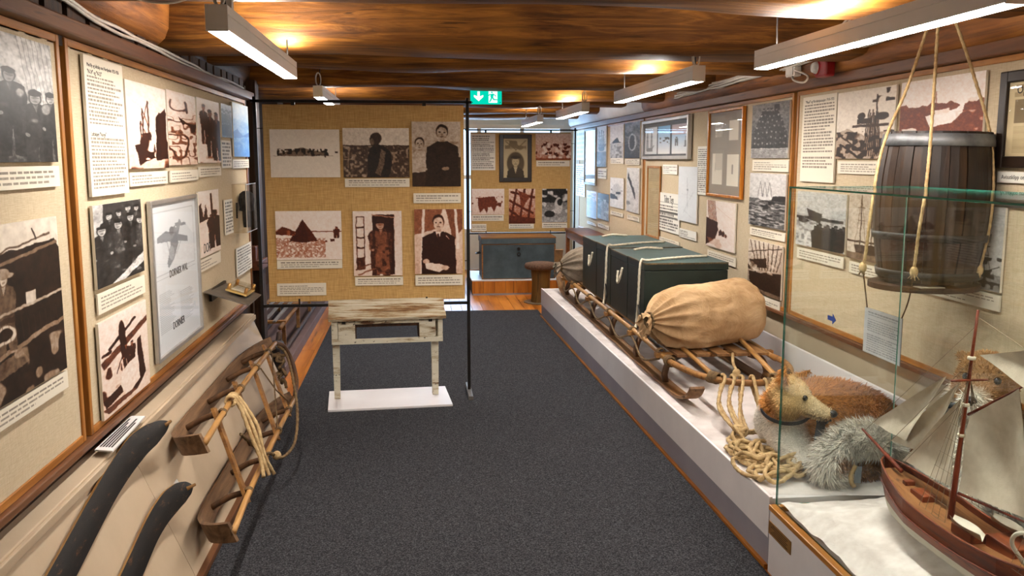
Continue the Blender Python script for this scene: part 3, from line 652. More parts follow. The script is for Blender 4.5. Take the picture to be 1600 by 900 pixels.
def pt_crowd12(p):
    p.grad(.3, .15).rect(0, 0, .18, .4, .75)
    for i, (x, b, h) in enumerate(((.30, .7, .6), (.50, .66, .58), (.70, .6, .56), (.88, .6, .55), (.14, 1.0, .75), (.47, .98, .78), (.74, .85, .7), (.95, .95, .75))): p.person(x, b, h, .1+.06*(i % 3), .75, 1.5, True, .5 if i % 2 else None)
    p.poly([(.3, 1), (1, .72), (1, .85), (.55, 1)], .85).blot(0, .5, 1, .95, .6, 16, .3, 2, .6).grain(.1, 22)
def pt_dornier(p):
    p.grad(.96, .92); p.poly([(0, .3), (.28, .36), (.3, 1), (0, 1)], .9).poly([(.0, .22), (.12, .18), (.2, .42), (.32, .2), (.42, .44), (0, .47)], .1); p.line(.6, .06, .62, .4, .03, .1)
    p.person(.72, .93, .62, .06, .3, 1.5).person(.55, .6, .22, .15, .4, 1.6).line(.3, .42, .55, .44, .02, .2).grain(.04)
def pt_seaplane(p):
    p.grad(.92, .82); p.poly([(.0, .42), (1, .18), (1, .24), (.05, .5)], .3).ell(.44, .22, .07, .13, .06).poly([(.38, .16), (.5, .16), (.52, .5), (.40, .5)], .08)
    p.line(.18, .32, .72, .14, .035, .06).line(.05, .36, .2, .35, .03, .1)
    for a, b in ((.3, .62), (.44, .62), (.56, .55), (.7, .62)): p.line(.45, .42, a, b, .014, .12)
    p.person(.5, .64, .3, .12, .5, 1.4).person(.63, .66, .3, .15, .5, 1.3).poly([(.38, .62), (.78, .56), (.76, .86), (.5, .92), (.36, .84)], .9); p.poly([(.74, .4), (.83, .38), (.9, .82), (.7, .95), (.5, .93), (.76, .84)], .1)
    p.poly([(0, .8), (.36, .76), (.4, .86), (.05, .9)], .1).blot(0, .5, .4, .8, .25, 12, .25, 3).poly([(.0, .9), (.6, .9), (.7, .94), (.1, .97)], .3).grain(.05)
def pt_wreck(p):
    p.grad(.93, .96); p.poly([(.1, .5), (.3, .44), (.46, .38), (.6, .44), (.76, .46), (.84, .5), (.84, .545), (.12, .55)], .35, .8); p.blot(.1, .4, .84, .55, .06, 26, .0, 2); p.line(.79, .42, .79, .56, .03, .1); p.line(.05, .55, .9, .55, .006, .5).rect(.93, .46, .97, .49, .2).grain(.02)
def pt_captain(p):
    p.grad(.9, .8).rect(0, .36, 1, 1, .30); p.blot(0, .36, 1, 1, .7, 22, .15, 1, .8).rect(0, .35, 1, .37, .25)
    p.poly([(.36, 1), (.37, .6), (.42, .4), (.52, .32), (.64, .38), (.72, .5), (.74, .75), (.68, 1)], .06).poly([(.57, .42), (.64, .48), (.62, .7), (.56, .98), (.48, .9), (.54, .7)], .55, .7)
    p.ell(.48, .25, .075, .14, .1).ell(.5, .21, .085, .115, .22).ell(.44, .28, .035, .07, .45); p.line(.08, .5, .08, .8, .012, .7).line(.02, .64, .14, .62, .012, .7).grain(.07)
def pt_twomen(p):
    p.grad(.8, .55).rect(0, .55, 1, 1, .25); p.bust(.16, .34, .085, .75, .7, .2, None, 1.8).bust(.62, .17, .105, .12, .68, .06, None, 2.5)
    p.poly([(0, .78), (1, .72), (1, 1), (0, 1)], .13, .85).ell(.2, .73, .12, .03, .7).ell(.68, .72, .08, .03, .6).blot(.3, .3, 1, .9, .3, 10, .3, 2, .4).grain(.06)
def pt_tent(p):
    p.grad(.93, .9).rect(0, .41, 1, .43, .35); p.blot(0, .55, .75, .95, .42, 40, -.35, 1, .6); p.poly([(.2, .62), (.41, .17), (.63, .60), (.45, .64)], .08).poly([(.41, .17), (.5, .63), (.63, .6)], .14)
    p.poly([(0, .42), (.1, .32), (.22, .36), (.3, .42), (.25, .5), (0, .48)], .2).blot(0, .32, .3, .5, .8, 20, .1, 2, .6); p.person(.92, .56, .24, .1, .5, 2.2); p.rect(.82, .57, .89, .62, .1).rect(.75, .61, .78, .64, .2).grain(.03)
def pt_hut(p):
    p.grad(.92, .85); p.poly([(.0, 0), (.3, .05), (.3, .75), (0, .8)], .9).rect(.06, .08, .24, .9, .25)
    for i in range(4): p.rect(.08, .1+.16*i, .22, .23+.16*i, .88)
    p.rect(.40, .05, .84, .98, .10).rect(.84, .0, .97, 1, .88).line(.4, .06, .84, .1, .015, .6); p.person(.56, .99, .86, .22, .65, 1.7, True, .5); p.poly([(.44, .55), (.72, .52), (.74, .97), (.46, .98)], .42); p.blot(.42, .55, .76, 1, .15, 16, .1, 2, .7).line(.05, .9, .4, .8, .02, .3).line(.1, .98, .45, .88, .02, .4).grain(.06)
def pt_suit(p):
    p.grad(.85, .7); p.poly([(0, 0), (.6, 0), (.45, .3), (0, .4)], .45).poly([(.65, .0), (1, .0), (1, .3), (.8, .5)], .4).line(.2, .0, .14, 1, .04, .9).line(.85, .0, .9, .6, .04, .9); p.bust(.5, .21, .105, .08, .75, .1, .9, 2.6).line(.49, .38, .52, .5, .03, .1)
    p.poly([(.2, .82), (.55, .84), (.72, .9), (.5, .97), (.24, .92)], .85).ell(.24, .8, .07, .04, .7).ell(.63, .9, .07, .04, .7).line(.66, .42, .72, .46, .012, .8).grain(.05)
def pt_portrait(p):
    p.grad(.82, .84); p.blot(.08, .04, .92, .32, .35, 9, .0, 1, .8); p.line(.1, .08, .5, .28, .02, .4).line(.9, .06, .5, .3, .02, .4); p.ell(.5, .63, .36, .3, .62).ell(.5, .63, .34, .28, .16); p.bust(.5, .58, .115, .06, .8, .45, .85, 1.9); p.ell(.5, .475, .2, .045, .05).rect(.32, .485, .68, .505, .04)
def pt_group_many(p):
    p.grad(.8, .6)
    for i in range(40): x, y = p.r.rand(), .35+.6*p.r.rand(); p.ell(x, y, .05, .06, .15 if i % 2 else .85); p.ell(x, y-.06, .02, .03, .75)
    p.rect(0, .92, 1, 1, .4).grain(.08)
def pt_oxen(p): p.grad(.9, .8); p.poly([(.2, .35), (.7, .3), (.78, .6), (.68, .9), (.6, .7), (.5, .72), (.46, .95), (.38, .75), (.25, .92), (.2, .65)], .3); p.blot(0, .3, 1, .7, .25, 14, .2, 2).grain(.06)
def pt_sloping(p):
    p.grad(.8, .5)
    for a, b, c_, d_ in ((.1, .1, .95, .25), (.05, .35, .9, .7), (0, .6, .8, 1), (.6, 0, .4, 1), (.9, 0, .7, 1), (.3, 0, .1, .8)): p.line(a, b, c_, d_, .06, .15)
    p.poly([(.0, .75), (1, .85), (1, 1), (0, 1)], .2).poly([(.35, .05), (.8, .2), (.5, .6)], .35).grain(.1)
def pt_twomen_dogs(p): p.grad(.4, .75).rect(0, 0, 1, .4, .12); p.blot(0, 0, 1, .8, .85, 9, .15, 1); p.ell(.65, .5, .16, .25, .8).ell(.3, .75, .2, .1, .15).ell(.7, .4, .1, .1, .1).grain(.12)
def pt_shipyard(p):
    p.grad(.97, .95); p.blot(.62, .02, 1, .2, .15, 16, .15, 3); p.poly([(0, .62), (.2, .55), (.5, .66), (.9, .6), (.9, 1), (0, 1)], .7); p.blot(0, .6, 1, 1, .12, 20, .0, 1)
    for i in range(9): p.line(.5+.035*i, .95, .58+.02*i, .3+.05*(i % 3), .014, .12)
    p.line(.7, .1, .7, .9, .016, .12).rect(.38, .42, .62, .5, .2).rect(.3, .5, .9, .54, .25).ell(.45, .38, .07, .05, .12).ell(.8, .4, .1, .05, .15); p.line(.1, .78, .45, 1, .03, .1).line(.1, .66, .5, .9, .02, .15).grain(.05)
def pt_launch(p):
    p.grad(.95, .95); y0 = .38+.05*p.nz(16, 1, 2); p.put(((p.Y > y0) & (p.Y < .86)).astype(float), .32); p.put(((p.Y > .86)).astype(float), .8); p.poly([(.34, .54), (.70, .46), (.80, .36), (.77, .52), (.66, .66), (.40, .70)], .97).poly([(.45, .47), (.62, .44), (.62, .5), (.46, .53)], .9)
    p.line(.46, .46, .46, .2, .01, .2).ell(.88, .36, .05, .03, .85).blot(.0, .7, .4, .9, .9, 12, .2, 1); p.blot(.7, .5, 1, .8, .8, 16, .3, 4, .6).grain(.05)
def pt_rowboat(p):
    p.grad(.6, .88).rect(0, 0, 1, .42, .78); p.put((p.Y > .5)*np.clip(p.nz(20, 30, 1)*3, 0, 1), .45, .5); p.poly([(.22, .3), (.55, .38), (.52, .55), (.28, .5)], .3).rect(0, .45, .95, .5, .25); p.poly([(.05, .48), (.3, .52), (.2, .58), (.05, .56)], .1)
    for i in range(12): p.person(.42+.05*i, 1.02-.03*(i % 3), .42, .07, .4, 1.3)
    p.grain(.05)
def pt_masts(p): p.grad(.75, .85); p.rect(0, .72, 1, .75, .3); p.ship(.5, .93, .9, .7, 3, .25, None, .4).rect(0, .9, 1, 1, .5).grain(.05)
def pt_harbour(p): p.grad(.8, .9).rect(0, .8, 1, 1, .65); p.blot(.5, .6, 1, .85, .15, 18, .0, 1); p.ship(.7, .85, .5, .4, 2, .15).blot(.6, .85, 1, .98, .2, 22, .1, 2).grain(.04)
def pt_school(p):
    p.grad(.5, .3); p.rect(0, 0, 1, .3, .5).rect(.62, .04, .75, .16, .2)
    for r_ in range(7):
        for i in range(8-max(0, 4-r_)): n = 8-max(0, 4-r_); x = .5+(i-(n-1)/2)*.115+.03*(p.r.rand()-.5); y = .12+.1*r_+.03*(p.r.rand()-.5); p.ell(x, y+.075, .062, .07, .05+.08*p.r.rand()); p.ell(x, y, .022, .03, .38+.4*p.r.rand()); p.ell(x, y-.018, .024, .014, .08)
    p.blot(0, .3, 1, .8, .5, 30, .25, 2, .4).rect(0, .8, 1, 1, .12); p.put((p.Y > .82)*1., .72)
    for i in range(5): p.line(.05, .85+.03*i, .93, .85+.03*i, .012, .4, .7)
    p.grain(.08)
def pt_sea(p): p.grad(.85, .8); p.rect(0, .47, 1, 1, .45).put((p.Y > .5)*np.clip(p.nz(9, 40, 1)*3, 0, 1), .12, .9); p.put((p.Y > .5)*np.clip(p.nz(14, 50, 3)*3-.4, 0, 1), .8, .8); p.poly([(.6, .42), (1, .4), (1, .5), (.6, .5)], .2); p.ship(.45, .49, .35, .4, 3, .9, None, .4); p.poly([(.28, .45), (.6, .43), (.57, .5), (.32, .5)], .9).grain(.05)
def pt_hull(p):
    p.grad(.85, .6); p.poly([(0, .5), (.3, .62), (1, .5), (1, .95), (.4, 1), (.1, .9)], .18)
    for i in range(8): p.line(.05+.14*i, 0, .3+.08*i, .55, .012, .12)
    p.poly([(.05, .4), (.55, .3), (.6, .48), (.1, .55)], .25); p.line(0, .25, 1, .05, .014, .12).line(0, .62, 1, .5, .03, .7).blot(0, .4, 1, .6, .85, 16, .2, 1, .7).rect(0, .93, 1, 1, .45).grain(.08)
def pt_bow(p): p.grad(.94, .9); p.poly([(.0, .38), (.42, .44), (.44, .6), (.36, .8), (.0, .98)], .15); 
def pt_bow2(p):
    pt_bow(p)
    for i in range(6): p.line(.05+.05*i, 0, .12+.05*i, .42, .014, .15)
    p.line(.1, .02, .9, .35, .004, .6).person(.52, .72, .13, .15, .3, 2).person(.62, .73, .12, .15, .3, 2).person(.7, .74, .08, .2, .3, 2).blot(0, .8, .6, 1, .6, 10, .2, 1, .5).grain(.03)
def pt_lonelyship(p): p.grad(.93, .75); p.ship(.5, .6, .5, .6, 3, .25, .7).rect(0, .62, 1, 1, .35, .8).blot(0, .62, 1, 1, .8, 9, .2, 2, .7).grain(.05)
def pt_islet(p): p.grad(.9, .88); p.poly([(.1, .55), (.4, .42), (.55, .38), (.7, .5), (.9, .55)], .1).rect(0, .55, 1, 1, .6, .5); p.blot(.1, .6, .9, 1, .35, 18, .15, 1, .6).grain(.05)
def pt_figure_fog(p): p.grad(.65, .25); p.blot(0, 0, 1, 1, .2, 6, .1, 1, .5); p.ell(.52, .55, .26, .24, .75).ell(.5, .56, .17, .2, .14).grain(.12)
def pt_dogteam(p): p.grad(.92, .85); p.ell(.5, .45, .35, .25, .7, .5).blot(.05, .4, .95, .72, .1, 12, .1, 1).grain(.04)
def pt_tracks(p): p.grad(.9, .8); p.poly([(.1, .1), (.25, .2), (.75, .6), (.7, .72), (.4, .45), (.12, .25)], .25); p.blot(.0, .65, .7, 1, .45, 10, .1, 2, .7).grain(.06)
def pt_brownpeople(p): p.grad(.7, .5); p.person(.35, .95, .8, .3, .6, 1.6).person(.7, .95, .75, .25, .6, 1.6).blot(0, 0, 1, 1, .25, 9, .2, 1, .5).grain(.08)
def pt_darkpeople(p): p.grad(.3, .15); p.person(.3, 1, .8, .1, .5, 1.5).person(.65, 1, .85, .5, .75, 1.5).blot(0, .2, 1, 1, .8, 9, .25, 1, .6).grain(.1)

# ---------------------------------------------------------------- left wall
Rn = span(LW, (0, 60), (82, 253)); Rn = (Rn[1]-.66, Rn[1], LW.ab(82, 253)[1], LW.ab(72, 73)[1])
photo(LW, 0, 0, pt_deck, 'bw', 'large black and white photograph of passengers crowding a ship deck', R=Rn)
card(LW, 0, 0, 'cream caption card below the ship deck passengers', 3, R=(Rn[1]-.7, LW.ab(85, 259)[0], LW.ab(85, 291)[1], LW.ab(85, 259)[1]))
a1, b1 = LW.ab(77, 338); _, b0 = LW.ab(97, 574); a1 = LW.ab(95, 560)[0]
photo(LW, 0, 0, pt_train, 'brown', 'large brown photograph of a man on a railway carriage platform', R=(a1-.70, a1, b0, b1))
card(LW, 0, 0, 'cream caption card below the railway carriage man', 3, R=(a1-.66, a1+.01, LW.ab(95, 608)[1], LW.ab(95, 580)[1]))
def title(o, wl, R, txt, fu, fv, size, d=.0182, align='LEFT'):
    text_mb(txt, size, wl.p(R[0]+(R[1]-R[0])*fu, R[3]-(R[3]-R[2])*fv, d), wl.u, (0, 0, 1), align, .0003).build('title_letters', plain('ink', '15100D', rough=.6), o)
R_ = span(LW, (121, 84), (195, 301)); o = card(LW, 0, 0, 'tall cream text board at the left of the freighter photograph', 33, R=R_, name='text_board', cat='text board', gaps=(0, 1, 2, 16, 17, 18), d=(.0075, .018), head=False)
wd = R_[1]-R_[0]
title(o, LW, R_, 'Med fly og luftskip mot Nordpolen 1925-1926', .07, .075, wd*.044); title(o, LW, R_, '"N-24" og "N-25"', .07, .125, wd*.05); title(o, LW, R_, 'Luftskipet "Norge"', .07, .565, wd*.05)
photo(LW, (187, 123), (258, 262), pt_freighter, 'sepia', 'sepia photograph of a steamer beside a tall black building', ((197, 270), (258, 286)), 'cream caption card below the steamer and tall building')
photo(LW, (253, 139), (304, 257), pt_ice, 'sepia', 'sepia photograph of cracked sea ice', ((261, 267), (306, 281)))
photo(LW, (301, 151), (341, 254), pt_threemen, 'sepia', 'sepia photograph of three standing men in dark coats', ((307, 261), (342, 274)))
photo(LW, (340, 161), (359, 216), pt_smallgroup, 'bw', 'small grey photograph of a group left of the blue picture', ((342, 219), (359, 262)), 'cream text card below the small grey group picture', caplines=7)
photo(LW, (358, 159), (386, 245), pt_bluesea, 'blue', 'blue tinted photograph of a cold seascape', ((360, 249), (386, 262)))
photo(LW, (136, 322), (219, 422), pt_crowd12, 'bw', 'black and white photograph of people posing outdoors in fur and hats', R=(lambda A, B, C: (A[0], B[0], C[1], A[1]))(LW.ab(136, 322), LW.ab(219, 422), LW.ab(145, 453)))
card(LW, (146, 461), (221, 458), 'cream caption card below the people in fur and hats', 4, R=(LW.ab(146, 461)[0], LW.ab(221, 440)[0], LW.ab(146, 494)[1], LW.ab(146, 461)[1]))
photo(LW, 0, 0, pt_dornier, 'sepia', 'sepia photograph of men beside a flying boat hull lettered DO', R=(LW.ab(304, 300)[0], LW.ab(338, 340)[0], LW.ab(306, 405)[1], LW.ab(304, 300)[1]))
P = LW.ab(313, 395); text_mb('DOR', .075, LW.p(P[0]+.0, P[1]-.005, .0182), LW.u, (0, .15, .99)).build('stencil_letters', plain('ink', '15100D', rough=.6), bpy.data.objects['photograph.008'])
card(LW, 0, 0, 'cream caption card below the flying boat hull', 3, R=(LW.ab(307, 408)[0], LW.ab(341, 400)[0], LW.ab(308, 427)[1], LW.ab(307, 408)[1]))
card(LW, (347, 313), (361, 363), 'narrow white text card left of the clear wall box', 10, 'paper', d=(.0075, .016), name='text_card', cat='text card')
card(LW, (366, 389), (391, 418), 'white two column text card below the clear wall box', 9, 'paper', name='text_card', cat='text card')
photo(LW, 0, 0, pt_seaplane, 'sepia', 'sepia photograph of a seaplane engine and propeller with crew', R=(LW.ab(145, 507)[0], LW.ab(226, 560)[0], LW.ab(157, 657)[1], LW.ab(145, 507)[1]))

def frame_thing(wl, R, label, fw, fd, mat, paint=None, pal='paper', name='picture_frame', mat_w=0, glass=True, cat='picture frame', lines=None):
    a0, a1, b0, b1 = R; t = thing(name, wl.p((a0+a1)/2, b0, 0), label, cat)
    for aa, ab in ((a0, a0+fw), (a1-fw, a1)):
        q = MB(); q.box(wl.p(aa, b0, .0075), wl.p(ab, b1, fd), bev=min(fw, fd)*.18); q.build('frame_stile', mat, t)
    for ba, bb in ((b0, b0+fw), (b1-fw, b1)):
        q = MB(); q.box(wl.p(a0+fw, ba, .0075), wl.p(a1-fw, bb, fd*.98), bev=min(fw, fd)*.18); q.build('frame_rail', mat, t)
    I = (a0+fw, a1-fw, b0+fw, b1-fw)
    if paint is not None:
        w, h = res(wl, I, 1.1); p = Pic(w, h, .92, NP[0]); NP[0] += 1; paint(p); board(wl, I, p, pal, .008, fd*.5, m_card, 'print', t)
    if glass: MB().box(wl.p(I[0], I[2], fd*.62), wl.p(I[1], I[3], fd*.68)).build('glass_pane', m_pglass, t)
    return t
def pt_poster(p):
    p.t[:] = .93; p.rect(.06, .05, .94, .48, .75); p.rect(.075, .06, .925, .47, .95); 
    p.poly([(.12, .22), (.3, .19), (.5, .225), (.78, .27), (.78, .31), (.5, .275), (.12, .255)], .45).poly([(.40, .18), (.5, .17), (.56, .3), (.44, .4), (.32, .45), (.30, .41), (.38, .3)], .4).poly([(.5, .2), (.6, .13), (.64, .15), (.55, .25)], .5).poly([(.5, .15), (.74, .165), (.74, .185), (.5, .175)], .45).ell(.42, .2, .05, .03, .25); p.line(.28, .2, .36, .36, .004, .5).line(.64, .27, .5, .37, .004, .5); p.ell(.40, .35, .06, .05, .6)
    p.rect(.06, .5, .94, .505, .7)
    for i in range(22):
        y = .6+.0125*i
        for x in (.1, .54):
            if i > 3 or x < .2: p.line(x, y, x+.32*(.6+.4*p.r.rand()), y, .004, .62)
frame_thing(LW, (lambda A, B, C: (A[0], B[0], C[1], A[1]))(LW.ab(225, 315), LW.ab(305, 400), LW.ab(237, 572)), 'silver framed poster with a blue aeroplane drawing and text', .02, .028, plain('silver_frame', 'A9A6A2', 'BDBAB6', 6, .3, metal=.6), pt_poster, 'grey', 'framed_poster', cat='poster')
fp = bpy.data.objects['framed_poster']
_a, _b = LW.ab(262, 430); text_mb('DORNIER WAL', .05, LW.p(_a-.02, _b-.01, .0145), LW.u, (0, 0, 1)).build('title_letters', MATS['ink'], fp)
_a, _b = LW.ab(266, 512); text_mb('DORNIER', .05, LW.p(_a-.0, _b-.01, .0145), LW.u, (0, 0, 1)).build('maker_letters', MATS['ink'], fp)

# ---------------------------------------------------------------- right wall, near panel
R_ = span(RW, (1260, 153), (1306, 286)); o = card(RW, 0, 0, 'tall cream text board at the top left of the barrel panel', 25, R=R_, name='text_board', cat='text board', gaps=(0, 17, 22, 23, 24), d=(.0075, .018), head=False)
title(o, RW, R_, '"Maud" og Nord\u00f8stpassasjen 1918-1925', .08, .075, (R_[1]-R_[0])*.052)
photo(RW, (1316, 146), (1404, 254), pt_shipyard, 'brown', 'brown photograph of a wooden slipway with upright poles', R=(RW.ab(1315, 146)[0], RW.ab(1406, 150)[0], RW.ab(1314, 248)[1], RW.ab(1316, 146)[1]))
card(RW, 0, 0, 'cream caption card below the slipway with upright poles', 4, R=(RW.ab(1313, 252)[0], RW.ab(1404, 252)[0], RW.ab(1313, 271)[1], RW.ab(1313, 252)[1]))
photo(RW, (1415, 130), (1543, 230), pt_launch, 'red', 'red brown photograph of a white motor boat by a forest', R=(RW.ab(1415, 130)[0], RW.ab(1545, 150)[0], RW.ab(1415, 232)[1], RW.ab(1415, 130)[1]))
R_ = (RW.ab(1574, 113)[0], RW.ab(1574, 113)[0]+.5, RW.ab(1565, 262)[1], RW.ab(1574, 113)[1])
def pt_news(p):
    p.t[:] = .8; p.rect(.1, .04, .9, .09, .2, .5); p.rect(.08, .14, .9, .2, .3, .4).rect(.1, .24, .5, .55, .35)
    for i in range(24): p.line(.1, .6+.015*i, .46, .6+.015*i, .004, .4, .8).line(.54, .24+.03*i, .92, .24+.03*i, .004, .4, .8)
frame_thing(RW, R_, 'black framed yellowed newspaper at the right edge', .045, .03, plain('black_frame', '17100C', '2A1D14', 9, .4), pt_news, 'aged', 'framed_newspaper')
text_mb('Opdager', .045, RW.p(R_[0]+.09, R_[3]-.09, .0155), RW.u, (0, 0, 1)).build('headline_letters', MATS['ink'], bpy.data.objects['framed_newspaper'])
R_ = (RW.ab(1564, 268)[0], RW.ab(1564, 268)[0]+.5, RW.ab(1564, 285)[1], RW.ab(1564, 268)[1]); o = card(RW, 0, 0, 'white caption card below the black framed newspaper', 1, 'paper', R=R_, gaps=(0,))
title(o, RW, R_, 'Avisutklipp om polarskipene', .05, .66, .024, .0142)
photo(RW, 0, 0, lambda p: p.grad(.25, .3).grain(.1), 'bw', 'dark grey photograph low at the right edge behind glass', R=(RW.ab(1559, 300)[0], RW.ab(1559, 300)[0]+.45, RW.ab(1559, 322)[1], RW.ab(1559, 300)[1]))
photo(RW, 0, 0, pt_rowboat, 'bw', 'black and white photograph of a crowd watching a boat offshore', R=(RW.ab(1251, 298)[0], RW.ab(1326, 350)[0], RW.ab(1249, 381)[1], RW.ab(1251, 298)[1]))
card(RW, 0, 0, 'cream caption card below the crowd watching a boat', 3, R=(RW.ab(1249, 386)[0], RW.ab(1322, 395)[0], RW.ab(1249, 402)[1], RW.ab(1249, 386)[1]))
photo(RW, 0, 0, pt_masts, 'brown', 'pale photograph of a three masted ship left of the barrel', R=(RW.ab(1333, 296)[0], RW.ab(1412, 320)[0], RW.ab(1331, 402)[1], RW.ab(1333, 296)[1]))
card(RW, 0, 0, 'cream caption card below the pale three masted ship', 3, R=(RW.ab(1331, 408)[0], RW.ab(1400, 410)[0], RW.ab(1331, 425)[1], RW.ab(1331, 408)[1]))
photo(RW, 0, 0, pt_harbour, 'bw', 'pale grey photograph of a harbour behind the barrel', R=(RW.ab(1437, 330)[0], RW.ab(1574, 380)[0], RW.ab(1569, 458)[1], RW.ab(1578, 325)[1]))
card(RW, 0, 0, 'long cream caption card below the harbour picture', 4, R=(RW.ab(1437, 450)[0], RW.ab(1567, 470)[0], RW.ab(1567, 488)[1], RW.ab(1567, 462)[1]))
# mid panel
photo(RW, (1180, 165), (1235, 247), pt_school, 'bw', 'black and white photograph of a large uniformed group in rows', ((1179, 250), (1235, 269)), caplines=4)
photo(RW, 0, 0, pt_sea, 'bw', 'grey photograph of a white ship on choppy sea', R=(RW.ab(1176, 270)[0], RW.ab(1232, 300)[0], RW.ab(1175, 350)[1], RW.ab(1176, 270)[1]))
card(RW, 0, 0, 'cream caption card below the white ship on choppy sea', 3, R=(RW.ab(1175, 353)[0], RW.ab(1230, 360)[0], RW.ab(1175, 366)[1], RW.ab(1175, 354)[1]))
photo(RW, 0, 0, pt_hull, 'brown', 'dark photograph of a sailing ship side and rigging', R=(RW.ab(1174, 372)[0], RW.ab(1226, 400)[0], RW.ab(1171, 450)[1], RW.ab(1174, 373)[1]))
card(RW, 0, 0, 'cream caption card below the ship side and rigging', 3, R=(RW.ab(1171, 452)[0], RW.ab(1222, 460)[0], RW.ab(1171, 466)[1], RW.ab(1171, 453)[1]))
def pt_papers(p):
    p.t[:] = .52
    p.rect(.17, .12, .40, .30, .8).blot(.17, .12, .4, .3, .4, 30, .0, 2, .6); p.rect(.60, .11, .86, .35, .9).rect(.22, .22, .55, .44, .55, .6).rect(.10, .50, .42, .88, .93).rect(.56, .51, .90, .89, .93).rect(.2, .45, .48, .7, .58, .4)
    p.line(.2, .62, .2, .72, .006, .6).line(.24, .7, .34, .7, .004, .6).line(.72, .64, .72, .74, .015, .45)
frame_thing(RW, span(RW, (1113, 174), (1163, 312)), 'amber wood frame holding four small papers on grey', .022, .035, wood('amber_wood', '8A4A0E', 'B96C1C', 'D8923A', 'z', 30, .25, .05, False), pt_papers, 'cream', 'framed_papers')
card(RW, (1093, 229), (1112, 306), 'narrow white text card left of the amber frame', 22, 'paper', name='text_card', cat='text card')
photo(RW, 0, 0, pt_bow2, 'sepia', 'sepia photograph of a ship bow and small figures on ice', R=(RW.ab(1108, 312)[0], RW.ab(1152, 350)[0], RW.ab(1107, 383)[1], RW.ab(1108, 312)[1]))
card(RW, 0, 0, 'cream caption card below the ship bow on ice', 3, R=(RW.ab(1108, 390)[0], RW.ab(1152, 400)[0], RW.ab(1108, 403)[1], RW.ab(1108, 390)[1]))
def pt_chart(p): p.t[:] = .95; p.line(.48, .2, .52, .75, .006, .6).line(.2, .5, .8, .52, .003, .7).line(.3, .85, .8, .45, .003, .6).ell(.5, .42, .04, .02, .5).line(.3, .78, .7, .9, .003, .6)
photo(RW, (1064, 260), (1091, 350), pt_chart, 'grey', 'tall white sheet with a faint line drawing of a mast', name='drawing_sheet')
card(RW, (1064, 356), (1090, 377), 'white text card below the tall mast drawing', 5, 'paper', name='text_card', cat='text card')
R_ = span(RW, (1032, 300), (1063, 367))
NP[0] += 1; w, h = res(RW, R_, 1.3); p = text_pic(w, h, 5, 9, .30, .04, .08, .08, .12)
for y_, t_ in ((.25, .1), (.33, .3), (.42, .3)): p.line(.04, y_, .96, y_, .008, t_)
p.line(.1, .5, .9, .5, .05, .15).line(.15, .62, .85, .62, .04, .2)
np_o = board(RW, R_, p, 'paper', .0075, .014, m_card, 'newspaper_page', label='white newspaper front page with ornate black letter title', cat='newspaper')
text_mb('Tidens Tegn', .07, RW.p((R_[0]+R_[1])/2, R_[3]-.085, .0142), RW.u*.9, (0, 0, 1.3), 'CENTER').build('title_letters', MATS['ink'], np_o)
card(RW, (1032, 369), (1063, 385), 'cream caption card below the newspaper front page', 3)
card(RW, (1038, 257), (1060, 273), 'small white card below the silver picture case', 4, 'paper', name='text_card', cat='text card')
frame_thing(RW, span(RW, (1014, 259), (1032, 375)), 'narrow brown framed document left of the newspaper page', .022, .02, m_frame, lambda p: (p.grad(.7, .75), p.grain(.03), [p.line(.15, .1+.03*i, .85, .1+.03*i, .004, .5, .6) for i in range(28)]), 'aged', 'framed_document')
def pt_case(p):
    p.t[:] = .12
    for a, b in ((.02, .32), (.35, .62), (.65, .97)): p.rect(a, .12, b, .93, .92)
    p.ship(.14, .86, .6, .16, 2, .35).blot(.38, .45, .6, .65, .15, 20, .0, 1).poly([(.9, .75), (.93, .45), (.96, .75)], .3).person(.75, .72, .25, .2, .5, 1.3)
def case_col(p):
    c = tint(p.t, 'grey'); s = np.clip((p.Y-.1)*1.1, 0, 1)[..., None]; sky = np.array(lin('6FB0DC')); m = ((p.t > .8) & (p.X > .35))[..., None]; c = np.where(m, sky*(1-s)+np.array(lin('E8E2DC'))*s, c)
    m2 = ((p.t > .8) & (p.X > .65) & (p.Y < .4))[..., None]; return np.where(m2, .5*c+.5*np.array(lin('E2A06A')), c)
frame_thing(RW, span(RW, (1010, 190), (1082, 249)), 'silver framed case with three small colour pictures', .032, .05, plain('satin_silver', 'B5B2B0', 'C6C3C0', 6, .3, metal=.3), pt_case, case_col, 'picture_case')
# far panel
frame_thing(RW, span(RW, (916, 202), (933, 290)), 'grey framed tall picture at the far end of the panel', .03, .03, plain('dull_frame', '8C8474', '9C9484', 6, .5), lambda p: (p.grad(.75, .7), p.grain(.15, 14)), 'bw', 'framed_picture')
photo(RW, (935, 199), (949, 261), pt_lonelyship, 'bw', 'tall curled grey photograph of a ship under sail', ((936, 263), (949, 280)), 'cream card below the curled ship under sail')
photo(RW, (956, 197), (976, 247), pt_islet, 'bw', 'grey photograph of a black islet on pale water', ((956, 247), (976, 256)))
photo(RW, (979, 193), (1002, 247), pt_figure_fog, 'bw', 'dark photograph of a round pale opening in a cave', ((979, 248), (1001, 258)))
photo(RW, (919, 297), (934, 343), pt_brownpeople, 'sepia', 'small brown photograph of two people near the far panel end', ((919, 345), (933, 354)), 'cream card below the small brown picture of two people')
photo(RW, (936, 301), (953, 346), pt_darkpeople, 'bw', 'small dark photograph of standing people beside the brown one', ((936, 348), (953, 360)), 'cream card below the small dark picture of standing people')
photo(RW, (956, 277), (976, 327), pt_dogteam, 'bw', 'pale photograph of a dark dog team on snow', ((956, 329), (975, 340)))
photo(RW, (982, 262), (1000, 334), pt_tracks, 'bw', 'pale photograph of a dark diagonal track in snow', ((982, 335), (1000, 347)))
card(RW, (902, 256), (915, 308), 'white text sheet at the very far end of the right wall', 14, 'paper', name='text_card', cat='text card')
